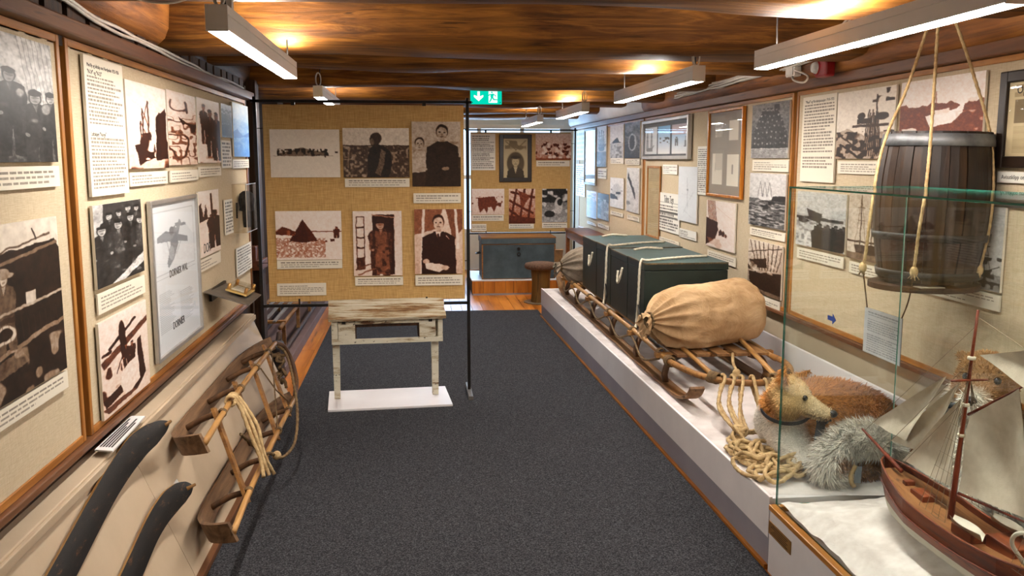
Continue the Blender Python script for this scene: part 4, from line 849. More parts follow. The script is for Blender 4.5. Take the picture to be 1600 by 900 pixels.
card(RW, (903, 205), (915, 250), 'added pale sheet for window daylight glare above the far end text sheet', 6, 'grey', name='text_card', cat='text card', ink=.7)  # pale sheet added to paint in daylight glare on the panel end
# blue arrow sticker on the wall panel
a0, b0 = RW.ab(1300, 498); s_ = .026
ap = [(-2, .5), (.3, .5), (.3, 1.2), (2, 0), (.3, -1.2), (.3, -.5), (-2, -.5)]
MB().prism([RW.p(a0+u*s_*1.0, b0+v*s_, .0005) for u, v in ap], RW.n*.001).build('arrow_sticker', plain('blue_vinyl', '123A8C', '17449C', 5, .5), label='dark blue arrow sticker pointing right on the linen', cat='sticker')

# ================================================================== free-standing burlap screens
def screen(xa, xb, y, z0, z1, pa, pb, label, feet=True):
    t = thing('display_screen', ((xa+xb)/2, y, 0), label, 'display screen')
    r = .011
    for xx in (xa, xb):
        MB().box((xx-r, y-r, .03), (xx+r, y+r, 2.035), bev=.002).build('post', m_steel, t)
        MB().box((xx-.016, y-.2, 0), (xx+.016, y+.2, .035), bev=.003).build('foot', plain('foot_steel', '5E5A56', '7A756F', 12, .4, metal=.5), t)
        MB().lathe([(.0001, 2.056), (.012, 2.056), (.014, 2.035)], 10, (xx, y, 0)).build('cap', m_steel, t)
    MB().box((xa-.03, y-r, 2.018), (xb+.03, y+r, 2.037), bev=.002).build('top_rail', m_steel, t)
    MB().box((xa, y-r, .645), (xb, y+r, .665), bev=.002).build('bottom_rail', m_steel, t)
    MB().box((pa, y-.008, z0), (pb, y+.008, z1), bev=.003).build('burlap_sheet', m_burlap, t)
    for f in (.15, .8):
        MB().box((pa+(pb-pa)*f-.006, y-.014, z0-.035), (pa+(pb-pa)*f+.006, y-.008, z0+.02)).build('clip', m_steel, t)
        MB().box((pa+(pb-pa)*f-.012, y-.014, z1-.005), (pa+(pb-pa)*f+.012, y-.0, 2.03)).build('clip', m_steel, t)
    for zz in (.95, 1.85):
        MB().tube([(xa, y, zz), (pa+.005, y, zz)], .003, 6).build('side_hook', m_steel, t); MB().tube([(xb+.012, y, zz), (pb-.005, y, zz)], .003, 6).build('side_hook', m_steel, t)
    return t
screen(-1.035, .372, SY, .683, 2.006, -.985, .347, 'burlap display screen on black steel posts behind the white desk')
screen(.72, 2.165, FY, .672, 1.995, .762, 2.105, 'burlap display screen on black posts behind the old chest')
_d0 = (.004, .014)
def sphoto(wl, tl, br, paint, pal, label, cap=None, **kw): return photo(wl, tl, br, paint, pal, label, cap, d=(.006, .010), **kw)
SD = dict(d=(0, .007))
for a in ((( 421, 202), (532, 277), pt_wreck, 'brown', 'pale photograph of an aircraft wreck on ice', None, None),
          ((535, 200), (640, 277), pt_captain, 'brown', 'dark photograph of a man in furs looking over the ship rail', (539, 279), (640, 292)),
          ((643, 190), (720, 291), pt_twomen, 'brown', 'brown photograph of a tall man beside a seated woman', (646, 302), (720, 317)),
          ((430, 330), (535, 405), pt_tent, 'red', 'red brown photograph of a dark pyramid tent on snow', (433, 407), (535, 419)),
          ((551, 330), (629, 430), pt_hut, 'sepia', 'sepia photograph of a man leaning in a doorway by a window', (555, 433), (630, 445)),
          ((647, 327), (723, 427), pt_suit, 'sepia', 'sepia photograph of a smiling man in a dark suit', (649, 430), (723, 445))):
    tl, br, fn, pal, lab, c0, c1 = a; sphoto(SW, tl, br, fn, pal, lab)
    if c0: card(SW, c0, c1, 'cream caption card below the ' + lab.split(' of ', 1)[1], 3, **SD)
card(SW, (433, 443), (510, 461), 'cream caption card low at the left corner of the burlap screen', 5, **SD)
card(FW, (736, 209), (774, 266), 'white text sheet at the upper left of the rear screen', 17, 'paper', name='text_card', cat='text card', **SD)
frame_thing(FW, span(FW, (780, 210), (830.5, 284)), 'black framed oval portrait of a man in a peaked cap', .055, .03, MATS['black_frame'], pt_portrait, 'aged', 'framed_portrait')
for a in (((837, 209), (892, 250), pt_group_many, 'red', 'brown photograph of a dense crowd on the rear screen', (838, 251), (890, 260)),
          ((737, 295), (788, 335), pt_oxen, 'red', 'brown photograph of dark oxen on the rear screen', (737, 336), (787, 345)),
          ((795, 295), (836, 349), pt_sloping, 'red', 'brown photograph of a heeling ship deck on the rear screen', (795, 350), (834, 357)),
          ((847, 295), (886, 347), pt_twomen_dogs, 'bw', 'black and white photograph of a man with dogs on the rear screen', (847, 348), (886, 356))):
    tl, br, fn, pal, lab, c0, c1 = a; sphoto(FW, tl, br, fn, pal, lab); card(FW, c0, c1, 'cream caption card below the ' + lab.split(' of ', 1)[1], 2, **SD)
card(FW, (737, 350), (760, 361), 'small cream card at the lower left of the rear screen', 3, **SD)

# ================================================================== white school desk on its board
m_desk = NT('chipped_white_paint'); _v = m_desk.coords((.25, 1.4, 1.4)); _n = m_desk.noise(_v, 12, 10, .72); _n2 = m_desk.noise(m_desk.coords(), 34, 4, .7)
_c = m_desk.ramp(_n, [(.38, '5A3A22'), (.43, 'A99A7E'), (.5, 'C9C3AE'), (.8, 'D8D4C4')]); _c = m_desk.mix(.9, _c, m_desk.ramp(_n2, [(.34, '2A1E18'), (.38, 'FFFFFF')]), 'MULTIPLY')
m_desk = m_desk.bsdf(_c, .6, 0, bump=_n, bstr=.4, bdist=.004)
t2 = NT('worn_desk_lid'); _v = t2.coords((.12, 1.5, 1.5)); _n = t2.noise(_v, 20, 12, .75)
_c = t2.ramp(_n, [(.36, '5A3A20'), (.44, '94714A'), (.5, 'BDB194'), (.58, 'D2CBB8'), (.8, 'DAD5C6')]); m_lid = t2.bsdf(_c, .6, 0, bump=_n, bstr=.5, bdist=.005)
yaw = math.radians(4.0); DC = np.array([-.19, 6.04, 0])
def dk(x, y, z): return (DC[0] + x*math.cos(yaw) - y*math.sin(yaw), DC[1] + x*math.sin(yaw) + y*math.cos(yaw), z)
def dbox(a, b, bev=.003):
    q = MB().box(a, b, bev=bev); q.v = [dk(*p) for p in q.v]; return q
dbox((-.405, -.24, .010), (.415, .25, .026)).build('base_board', m_white, label='flat white board under the legs of the school desk', cat='board')
dsk = thing('school_desk', dk(0, 0, .026), 'small chipped white school desk with sloping plank lid', 'desk')
for lx in (-.345, .325):
    q = MB(); 
    for zz, w in ((.027, .021), (.42, .025)): pass
    q.prism([dk(lx-.02, .02, .027), dk(lx+.02, .02, .027), dk(lx+.026, .02, .57), dk(lx-.026, .02, .57)], np.subtract(dk(0, .055, 0), dk(0, 0, 0))); q.build('leg', m_desk, dsk)
yf, yb = -.03, .12
bd = dsk
for sx in (-1, 1):
    dbox((sx*.362-.02 if sx > 0 else -.372, yf, .415), (sx*.362+.012 if sx > 0 else -.33, yb-.01, .575)).build('side_panel', m_desk, dsk)
    fp_ = dbox((.215 if sx > 0 else -.328, yf-.004, .445), (.325 if sx > 0 else -.215, yf+.02, .565)).build('front_block', m_desk, dsk)
dbox((-.372, yf-.006, .414), (.374, yf+.022, .447)).build('lower_rail', m_desk, dsk)
dbox((-.215, yf-.002, .548), (.215, yf+.018, .575)).build('upper_rail', m_desk, dsk)
dbox((-.35, yb-.03, .54), (.35, yb-.01, .63)).build('back_rail', m_desk, dsk)
for sx in (-1, 1): dbox((sx*.215-.008, yf+.02, .447), (sx*.215+.008, yb-.03, .56)).build('shelf_divider', m_darkwood, dsk)
dbox((-.21, yf+.02, .525), (.21, yb-.03, .545)).build('shelf_board', m_darkwood, dsk)
# sloping lid of three planks
l0, l1 = np.array([-.055, .575]), np.array([.125, .68]); lv = (l1-l0); ln = np.array([-lv[1], lv[0]])/np.linalg.norm(lv)*.02
for i in range(3):
    a = l0 + lv*(i/3+.006); b = l0 + lv*((i+1)/3-.006); e0, e1 = (-.39, .395) if i != 1 else (-.388, .39)
    pts = [(a[0], a[1]), (b[0], b[1]), (b[0]+ln[0], b[1]+ln[1]), (a[0]+ln[0], a[1]+ln[1])]
    MB().prism([dk(e0, u, v) for u, v in pts], np.subtract(dk(e1-e0, 0, 0), dk(0, 0, 0))).build('lid_plank', m_lid, dsk)
for xx in (-.29, .29): dbox((xx-.012, yf-.012, .555), (xx+.012, yf-.003, .578), 0).build('hinge', m_steel, dsk)

# ================================================================== far end: podium, chest, stool, side bench
pod = thing('podium', (1.4, 11.5, 0), 'low podium with knotty pine front under the old chest', 'podium')
MB().box((.70, 10.80, 0), (1.97, 11.7, .172)).build('core', m_darkwood, pod)
MB().box((.69, 10.78, .172), (1.97, 11.72, .188), bev=.002).build('top', m_white, pod)
xx = .695; m_pine = wood('knotty_pine', '7E3F10', 'B06A20', 'CC8734', 'z', 12, .4, .1, True)
for i in range(9): MB().box((xx, 10.784, .022), (xx+.133, 10.80, .171), bev=.002).build('front_board', m_pine, pod); xx += .136
MB().box((.70, 10.787, 0), (1.92, 10.80, .022)).build('toe_strip', m_lilac, pod)
ch = thing('sea_chest', (1.27, 11.1, .19), 'old blue grey wooden chest with worn brown edges on the podium', 'chest')
m_chest = plain('blue_grey_paint', '2F3E45', '44545A', 5, .55, .2, 60); m_worn = wood('worn_edge', '4A2D14', '7A5024', 'A06F38', 'x', 22, .55, .2, False)
cx0, cx1, cy0, cy1 = .82, 1.72, 10.83, 11.35
MB().box((cx0, cy0, .19), (cx1, cy1, .615), bev=.006).build('body', m_chest, ch)
cl_ = MB().box((cx0-.008, cy0-.008, .622), (cx1+.008, cy1+.01, .69), bev=.006).build('lid', m_chest, ch)
MB().box((cx0-.01, cy0-.01, .688), (cx1+.01, cy1+.01, .705), bev=.004).build('lid_top', m_worn, cl_)
for a, b in (((cx0-.004, cy0-.004, .19), (cx0+.012, cy0+.01, .615)), ((cx1-.012, cy0-.004, .19), (cx1+.004, cy0+.01, .615)), ((cx0, cy0-.004, .19), (cx1, cy0+.01, .2)), ((cx0, cy0-.004, .612), (cx1, cy0+.01, .62))): MB().box(a, b, bev=.002).build('worn_edge', m_worn, ch)
MB().lathe([(.0001, -.006), (.02, -.006), (.022, 0)], 14, (1.27, cy0, .56), 'y').build('lock_plate', m_steel, ch)
MB().lathe([(.014, -.008), (.024, -.008), (.024, 0)], 16, (1.27, cy0, .495), 'y').build('key_escutcheon', m_steel, ch)
MB().tube(spline([(cx0-.005, 11.0, .50), (cx0-.05, 11.0, .49), (cx0-.055, 11.12, .485), (cx0-.005, 11.12, .50)], 6), .008, 8).build('handle', m_steel, ch, smooth=True)
sx, sy = 1.454, 10.19
st = thing('stool', (sx, sy, 0), 'round brown upholstered stool on a log leg beside the sledge plinth', 'stool')
MB().lathe([(.0001, .0), (.20, .0), (.20, .008), (.0001, .008)], 28, (sx+.0, sy, .001)).build('base_disc', plain('base_disc', '6A5C4C', '7C6C5A', 8, .5), st, smooth=False)
q = MB(); N = 16; vs = []
for k in range(13):
    z = .009 + (.40-.009)*k/12
    for j in range(N): a = 2*math.pi*j/N; r = .118*(1-.10*math.sin(math.pi*k/12))*(1+.05*vnoise(np.array([math.cos(a)*2, math.sin(a)*2, z*4]), 1.3)); vs.append((sx+r*math.cos(a), sy+r*math.sin(a), z))
q.add(vs, [(k*N+j, k*N+(j+1) % N, (k+1)*N+(j+1) % N, (k+1)*N+j) for k in range(12) for j in range(N)]); q.build('log_leg', wood('stool_log', '3A2614', '66481F', '86662F', 'z', 12, .6, .4), st, smooth=True)
MB().lathe([(.0001, .392), (.17, .392), (.188, .405), (.192, .43), (.18, .455), (.12, .468), (.0001, .47)], 32, (sx, sy, 0)).build('seat_cushion', plain('brown_fleece', '4A3528', '6A4E3C', 60, .95, .5, 150), st, smooth=True)
bn = thing('wooden_bench', (2.1, 10.3, 0), 'dark brown wooden bench against the far right wall', 'bench')
m_bench = wood('bench_wood', '4E2610', '7C431C', '9A5A2A', 'y', 16, .4, .15, False)
MB().box((1.99, 9.9, .71), (2.31, 11.75, .74), bev=.004).build('seat', m_bench, bn)
for yy in (9.92, 11.68):
    for xx in (2.0, 2.24): MB().box((xx, yy, 0), (xx+.05, yy+.05, .71), bev=.004).build('leg', m_bench, bn)
MB().box((2.01, 9.97, .62), (2.03, 11.68, .71)).build('apron', m_bench, bn)

# ================================================================== rear left: low platform with an old hand sledge
MB().box((-1.86, 6.8, .0), (-.985, 11.5, .085), bev=.004).build('low_platform', plain('dull_lilac', '5E4A46', '6E5854', 3, .6), label='low dull brown platform behind the burlap screen on the left', cat='platform')
hs = thing('hand_sledge', (-1.2, 8.2, .085), 'dark old hand sledge lying on the low platform', 'sledge')
for xx in (-1.36, -1.06):
    MB().tube(spline([(xx, 7.05, .30), (xx, 6.98, .22), (xx, 7.08, .13), (xx, 7.3, .11), (xx, 9.6, .11)], 6), .022, 8).build('runner', m_darkwood, hs, smooth=True)
    MB().tube([(xx, 7.1, .33), (xx, 9.6, .33)], .018, 8).build('rail', m_ash, hs, smooth=True)
    for yy in (7.3, 8.2, 9.1): MB().bar((xx, yy, .12), (xx, yy, .33), .03, .03, (0, 1, 0)).build('upright', m_ash, hs)
for yy in (7.3, 8.2, 9.1): MB().bar((-1.38, yy, .345), (-1.04, yy, .345), .05, .02).build('crossbar', m_ashx, hs)
for xx in (-1.28, -1.2, -1.12): MB().bar((xx, 7.2, .363), (xx, 9.5, .363), .025, .012).build('deck_slat', plain('grey_slat', '6E6A66', '8A8682', 9, .4), hs)
bb = thing('black_crate', (-1.2, 6.75, 0), 'black wooden box end at the foot of the left timber post', 'box')
MB().box((-1.14, 6.52, 0), (-.985, 6.78, .30), bev=.02).build('body', plain('black_wood', '0C0A09', '1A1614', 6, .5, .1), bb); MB().tube([(-1.12, 6.5, .30), (-1.12, 6.5, .36)], .006, 6).build('peg', m_cable, bb)

# ================================================================== loaded sledge on the plinth
def wrap(c, ax, r, turns, rr=.006, w=.03, seed=0):
    """cord wound round a bar through c along axis ax"""
    ax = np.array(ax, float); ax /= np.linalg.norm(ax); u = np.cross(ax, (0, 0, 1.)); u /= np.linalg.norm(u); v = np.cross(ax, u); P = []
    for k in range(turns*10+1): a = 2*math.pi*k/10; P.append(np.array(c)+ax*(k/(turns*10)-.5)*w + (u*math.cos(a)+v*math.sin(a))*(r+.1*rr*math.sin(k*1.7+seed)))
    return MB().tube(P, rr, 6)
PZ = .306
sl = thing('dog_sledge', (1.79, 6.7, PZ), 'long wooden dog sledge with curved runners under crates and bags', 'sledge')
m_bam = wood('bamboo_pole', '7A5328', 'A87A42', 'C79A60', 'y', 24, .4, .15, False); m_bent = wood('bent_knee', '2E1D10', '523620', '6E4C2E', 'z', 18, .55, .3, False)
def runner(X, sgn):
    path = spline([(X, 4.52, .44), (X, 4.58, .385), (X, 4.72, .335), (X, 4.95, PZ+.012), (X, 5.6, PZ+.010), (X, 6.6, PZ+.010), (X, 7.6, PZ+.010), (X, 8.35, PZ+.010), (X-.01, 8.72, .34), (X-.02, 8.93, .45), (X-.03, 8.99, .60), (X-.03, 8.93, .74)], 6)
    q = MB(); T = np.gradient(path, axis=0); vs = []
    for p, t in zip(path, T):
        t = t/np.linalg.norm(t); n = np.array([0, -t[2], t[1]]); n = n if n[2] >= 0 or True else -n
        for a, b in ((-.04, -.008), (.04, -.008), (.04, .008), (-.04, .008)): vs.append(p + np.array([a, 0, 0]) + n*b)
    N = len(path); fs = [(i*4+j, i*4+(j+1) % 4, (i+1)*4+(j+1) % 4, (i+1)*4+j) for i in range(N-1) for j in range(4)] + [(3, 2, 1, 0), (N*4-4, N*4-3, N*4-2, N*4-1)]
    q.add(vs, fs); q.build('runner', m_ash, sl)
runner(1.49, -1); runner(2.10, 1)
for X in (1.47, 2.12): MB().tube(spline([(X, 5.0, .475), (X, 5.6, .497), (X, 6.8, .50), (X, 8.0, .497), (X, 8.75, .50)], 6), [.016]*25, 8).build('side_rail', m_bam, sl, smooth=True)
bridges = (5.15, 5.85, 6.6, 7.35, 8.1, 8.62)
for yb_ in bridges:
    for X, s in ((1.49, 1), (2.10, -1)):
        MB().tube(spline([(X, yb_-.03, PZ+.02), (X-.01*s, yb_-.045, .38), (X+.02*s, yb_-.03, .45), (X+.09*s, yb_, .475)], 5), [.02]*16, 8).build('bent_knee', m_bent, sl, smooth=True)
    cb_ = MB().bar((1.43, yb_, .482), (2.16, yb_, .482), .045, .028).build('cross_bridge', m_ashx, sl); wrap((1.47, yb_+.015, .495), (0, 1, 0), .024, 4, .005, .035, yb_*3).build('lashing', m_ropedark, cb_, smooth=True)
for X in (1.56, 1.68, 1.80, 1.92, 2.04): MB().bar((X, 5.0, .506), (X, 8.7, .506), .075, .014).build('deck_slat', m_ash, sl)
MB().tube(spline([(1.47, 5.05, .475), (1.48, 4.82, .485), (1.53, 4.58, .49), (1.63, 4.42, .495), (1.77, 4.36, .50), (1.92, 4.42, .505), (2.04, 4.60, .50), (2.11, 4.85, .49), (2.12, 5.05, .48)], 8), .018, 10).build('bow_bar', m_ashx, sl, smooth=True)
MB().tube([(1.60, 5.25, .525), (1.575, 4.50, .505)], .014, 8).build('front_pole', m_bam, sl, smooth=True)
MB().tube([(1.98, 5.25, .56), (1.88, 4.40, .515)], .014, 8).build('front_pole', m_bam, sl, smooth=True)
MB().tube([(2.10, 5.1, .36), (1.95, 4.42, .46)], .016, 8).build('front_pole', m_bam, sl, smooth=True)
for c, ax in (((1.475, 5.0, .478), (0, 1, 0)), ((1.575, 4.51, .497), (.5, -.8, 0)), ((1.88, 4.41, .507), (.9, .3, 0))): wrap(c, ax, .028, 6, .006, .06).build('lashing', m_ropedark, sl, smooth=True)
# slack line looping along the left side of the sledge
pts = []
for k, yb_ in enumerate(bridges[:-1]): pts += [(1.455, yb_, .46), (1.44, yb_+.35, .385)]
MB().tube(spline(pts+[(1.455, 8.6, .46)], 6), .008, 6).build('side_line', m_ropedark, sl, smooth=True)
q = MB(); q.tube(spline([(1.88, 5.06, .50), (1.86, 5.0, .46), (1.87, 4.97, .42)], 6), .009, 7); q.ellip((1.87, 4.965, .405), (.026, .022, .026), 8, 6)
q.build('rope_end', m_rope, sl, smooth=True)

# four green-black crates
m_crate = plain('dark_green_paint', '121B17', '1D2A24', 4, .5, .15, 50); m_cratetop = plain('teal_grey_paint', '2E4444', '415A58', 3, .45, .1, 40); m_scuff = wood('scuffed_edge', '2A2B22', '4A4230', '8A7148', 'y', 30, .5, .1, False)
CB = (5.75, 6.23, 6.79, 7.33, 7.95); CX0, CX1, CZ0, CZ1 = 1.515, 2.085, .516, .965
labs = ('dark green wooden crate nearest the big canvas bag', 'dark green wooden crate second from the big canvas bag', 'dark green wooden crate third from the big canvas bag', 'dark green wooden crate farthest along the sledge')
for i in range(4):
    ya, yb_ = CB[i]+.008, CB[i+1]-.008; dz = (.0, -.004, .002, -.002)[i]
    c = thing('crate', ((CX0+CX1)/2, (ya+yb_)/2, CZ0), labs[i], 'crate', 'crates on the sledge')
    MB().box((CX0, ya, CZ0), (CX1, yb_, CZ1-.052+dz), bev=.004).build('body', m_crate, c)
    ld = MB().box((CX0-.003, ya-.002, CZ1-.05+dz), (CX1+.003, yb_+.002, CZ1-.008+dz), bev=.004).build('lid', m_crate, c)
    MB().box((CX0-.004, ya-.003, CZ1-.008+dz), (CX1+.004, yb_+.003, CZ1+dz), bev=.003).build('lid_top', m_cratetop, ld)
    for a, b in (((CX0-.0045, ya-.0035, CZ1-.009+dz), (CX0+.006, yb_+.0035, CZ1+.0005+dz)), ((CX0, ya-.0035, CZ1-.009+dz), (CX1, ya+.006, CZ1+.0005+dz))): MB().box(a, b).build('scuffed_edge', m_scuff, ld)
    if i in (0, 2):
        h_ = CZ1+dz+.008
        rp = [(CX1-.04, (ya+yb_)/2+.1, h_), (CX1-.25, (ya+yb_)/2, h_+.004), (CX0+.05, ya+.10, h_), (CX0-.008, ya+.08, h_-.012), (CX0-.014, ya+.10, CZ0+.2), (CX0-.014, ya+.13, CZ0+.05), (CX0-.03, ya+.1, CZ0-.01)]
        rope_mb(rp, .0085).build('lashing_cord', m_ropewhite, c, smooth=True)
        MB().tube(spline([(CX0-.014, ya+.11, CZ0+.16), (CX0-.02, ya+.02, CZ0+.07), (CX0-.012, ya+.12, CZ0-.01)], 6), .005, 6).build('black_tie', m_steel, c, smooth=True)
    else:
        h_ = CZ1+dz+.006
        rope_mb([(CX0+.38, yb_-.1, h_), (CX0+.25, yb_-.13, h_+.012), (CX0+.14, yb_-.16, h_)], .0085).build('rope_handle', m_ropewhite, c, smooth=True)
        rope_mb([(CX0-.01, ya+.12, CZ1-.1), (CX0-.025, ya+.14, CZ1-.19), (CX0-.022, ya+.22, CZ1-.22), (CX0-.01, ya+.26, CZ1-.14)], .008).build('side_handle', m_ropewhite, c, smooth=True)

# canvas bags
t = NT('canvas'); _v = t.coords(); _n = t.noise(_v, 7, 8, .7, 1.2); _f = t.noise(_v, 260, 2); _s = t.noise(_v, 3.2, 4)
_c = t.ramp(_s, [(.3, '9A7A58'), (.5, 'B99870'), (.7, 'CDB08A')]); m_canvas = t.bsdf(t.mix(.25, _c, t.ramp(_n, [(.4, '8A6A48'), (.6, 'D2B690')])), .9, 0, bump=_n, bstr=.55, bdist=.03, spec=.1)
t = NT('grey_canvas'); _v = t.coords(); _n = t.noise(_v, 8, 8, .7, 1.2); m_canvas2 = t.bsdf(t.ramp(_n, [(.3, '6E6152'), (.7, '9C8E7C')]), .9, 0, bump=_n, bstr=.5, bdist=.03, spec=.1)
def bag(name, P0, P1, R, zsc, mat, label, neck, seed):
    P0, P1 = np.array(P0, float), np.array(P1, float); ax = P1-P0; L = np.linalg.norm(ax); ax /= L; sd = np.cross((0, 0, 1.), ax); sd /= np.linalg.norm(sd); up = np.cross(ax, sd)
    b = thing(name, (P0+P1)/2 - np.array([0, 0, R*zsc]), label, 'bag'); NU, NV = 90, 110; vs = []
    for i in range(NU+1):
        u = i/NU; s = u*L
        k = min(u/.30, 1); rad = R*(.24+.76*math.sin(k*math.pi/2)**.75)
        if u > .80: w_ = (u-.80)/.20; rad *= max(1-w_**3.0, 0)**.5 if w_ < 1 else .02
        fold = .26*max(1-u/.34, 0)**1.4
        for j in range(NV):
            a = 2*math.pi*j/NV
            pl_ = abs(math.sin(a*6.5+1.2*math.sin(a*2+seed)+u*1.5)) ; r = rad*(1 - fold*pl_*1.5 + fold*.4)
            q3 = np.array([math.cos(a)*2.2, math.sin(a)*2.2, s*4+seed*4]); r *= 1+.09*vnoise(q3, 1.0)+.05*vnoise(q3*np.array([1, 1, .6]), 2.6)+.025*vnoise(q3, 6)
            x_, z_ = math.cos(a)*r, math.sin(a)*r*zsc
            if z_ < -R*zsc*.72: z_ = -R*zsc*.72 + (z_+R*zsc*.72)*.35
            sag = -.02*math.sin(math.pi*u)
            vs.append(P0 + ax*(s + .02*vnoise(q3, 1.5)*(u > .1)) + sd*x_ + up*(z_+sag))
    fs = [(i*NV+j, i*NV+(j+1) % NV, (i+1)*NV+(j+1) % NV, (i+1)*NV+j) for i in range(NU) for j in range(NV)] + [tuple(range(NU*NV, NU*NV+NV))]
    MB().add(vs, fs).build('sack', mat, b, smooth=True)
    fr = MB(); vs = []; M = 72
    for i in range(9):
        u = i/8; rr = R*(.22+.10*u)
        for j in range(M): a = 2*math.pi*j/M; r = rr*(1+.16*math.sin(9*a+seed)*(.3+u)+.08*math.sin(17*a)*u); vs.append(P0 - ax*(.01+u*neck*(1+.2*math.sin(5*a))) + sd*math.cos(a)*r + up*(math.sin(a)*r*zsc-.03*u))
    fr.add(vs, [(i*M+j, (i+1)*M+j, (i+1)*M+(j+1) % M, i*M+(j+1) % M) for i in range(8) for j in range(M)]); fr.build('gathered_neck', mat, b, smooth=True)
    wrap(P0+ax*.012, ax, R*.235, 4, .006, .03).build('neck_cord', m_ropedark, b, smooth=True)
    return b
bag('canvas_bag', (1.40, 5.19, .685), (2.14, 5.41, .715), .217, .97, m_canvas, 'big tan canvas bag tied at one end in front of the crates', .035, 1)
bag('canvas_bag', (1.375, 8.30, .645), (2.10, 8.32, .67), .20, .95, m_canvas2, 'grey brown canvas bag tied up behind the green crates', .05, 2)

# ================================================================== ropes on the plinth
def coil(cx, cy, z0, n, rx, ry, seed, spread):
    r = np.random.RandomState(seed); P = []; a = 0
    for k in range(n):
        ox, oy = cx + spread[0]*(r.rand()-.5), cy + spread[1]*(r.rand()-.5); sx_, sy_ = rx*(.6+.8*r.rand()), ry*(.6+.8*r.rand()); rot = r.rand()*3
        for j in range(9):
            b = a + 2*math.pi*j/9*(1 if k % 3 else -1); ux, uy = sx_*math.cos(b), sy_*math.sin(b)
            P.append((ox+ux*math.cos(rot)-uy*math.sin(rot), oy+ux*math.sin(rot)+uy*math.cos(rot), z0 + .07*(k/n)*r.rand() + .010))
    return P
cp = coil(1.545, 3.62, PZ, 13, .07, .12, 3, (.10, .30)); cp = [(max(x_, 1.425), max(y_, 3.34), z_) for x_, y_, z_ in cp]
rope_mb(cp, .0095, k=5).build('rope_pile', m_rope, smooth=True, label='loose pile of tan rope on the plinth in front of the dog', cat='rope')
cp = coil(1.49, 3.82, PZ, 6, .05, .10, 9, (.06, .16)); cp = [(max(x_, 1.43), y_, z_) for x_, y_, z_ in cp]
rope_mb(cp + [(1.47, 3.7, .34), (1.40, 3.72, .325), (1.385, 3.62, .31), (1.40, 3.5, .322), (1.47, 3.46, .33)], .0085, k=5).build('rope_coil', m_rope, smooth=True, label='tan rope coil lapping over the plinth edge below the knot', cat='rope')
for i, (a, b, mid, lab) in enumerate((((1.60, 4.44, .518), (1.53, 4.02, .345), (1.515, 4.24, .42), 'first tan rope loop hanging from the left of the bow bar'), ((1.64, 4.41, .52), (1.545, 4.0, .35), (1.56, 4.22, .43), 'second tan rope loop hanging from the bow bar'),
                                      ((1.68, 4.39, .52), (1.555, 3.98, .355), (1.60, 4.17, .40), 'third tan rope loop hanging from the bow bar'), ((1.73, 4.365, .522), (1.56, 4.0, .35), (1.70, 4.13, .345), 'fourth tan rope loop hanging wide from the bow bar'))):
    A_, B_, M_ = map(np.array, (a, b, mid)); out = np.array([.0, -.03, -.005]); rr = .0085
    pts = [B_+[.01*i, .02, 0], M_+[.012, .03, 0], A_+[.006, .03, -.03], A_+[.0, .012, .008], A_+out, M_+[-.012, -.02, 0], B_+[-.006*i, -.01, .004]]
    rope_mb(pts, rr, k=7).build('hanging_rope', m_rope, smooth=True, label=lab, cat='rope')
kn = MB(); kr = np.random.RandomState(4)
pts = [(1.535+.035*math.cos(a*1.0)*math.cos(a*.37), 4.0+.05*math.sin(a)*math.cos(a*.21), .345+.03*math.sin(a*.73)) for a in np.linspace(0, 26, 60)]
rope_mb(pts, .009, k=3).build('rope_knot', m_rope, smooth=True, label='big tan rope knot where the hanging loops meet', cat='rope')
for i in range(5):
    o = np.array([1.79+.02*i, 4.345, .51]); e_ = np.array([1.72+.03*i, 4.12+.015*i, .34])
    rope_mb([o+[0, .03, -.02], o+[0, 0, .014], o+[0, -.03, -.01], (o+e_)/2+[.01*math.sin(i), -.02, -.02], e_], .008, k=6).build('harness_line', m_ropedark if i % 2 else m_rope, smooth=True, label='brown trace line in the bunch hanging behind the dog head', cat='rope', group='bunch of trace lines at the bow')

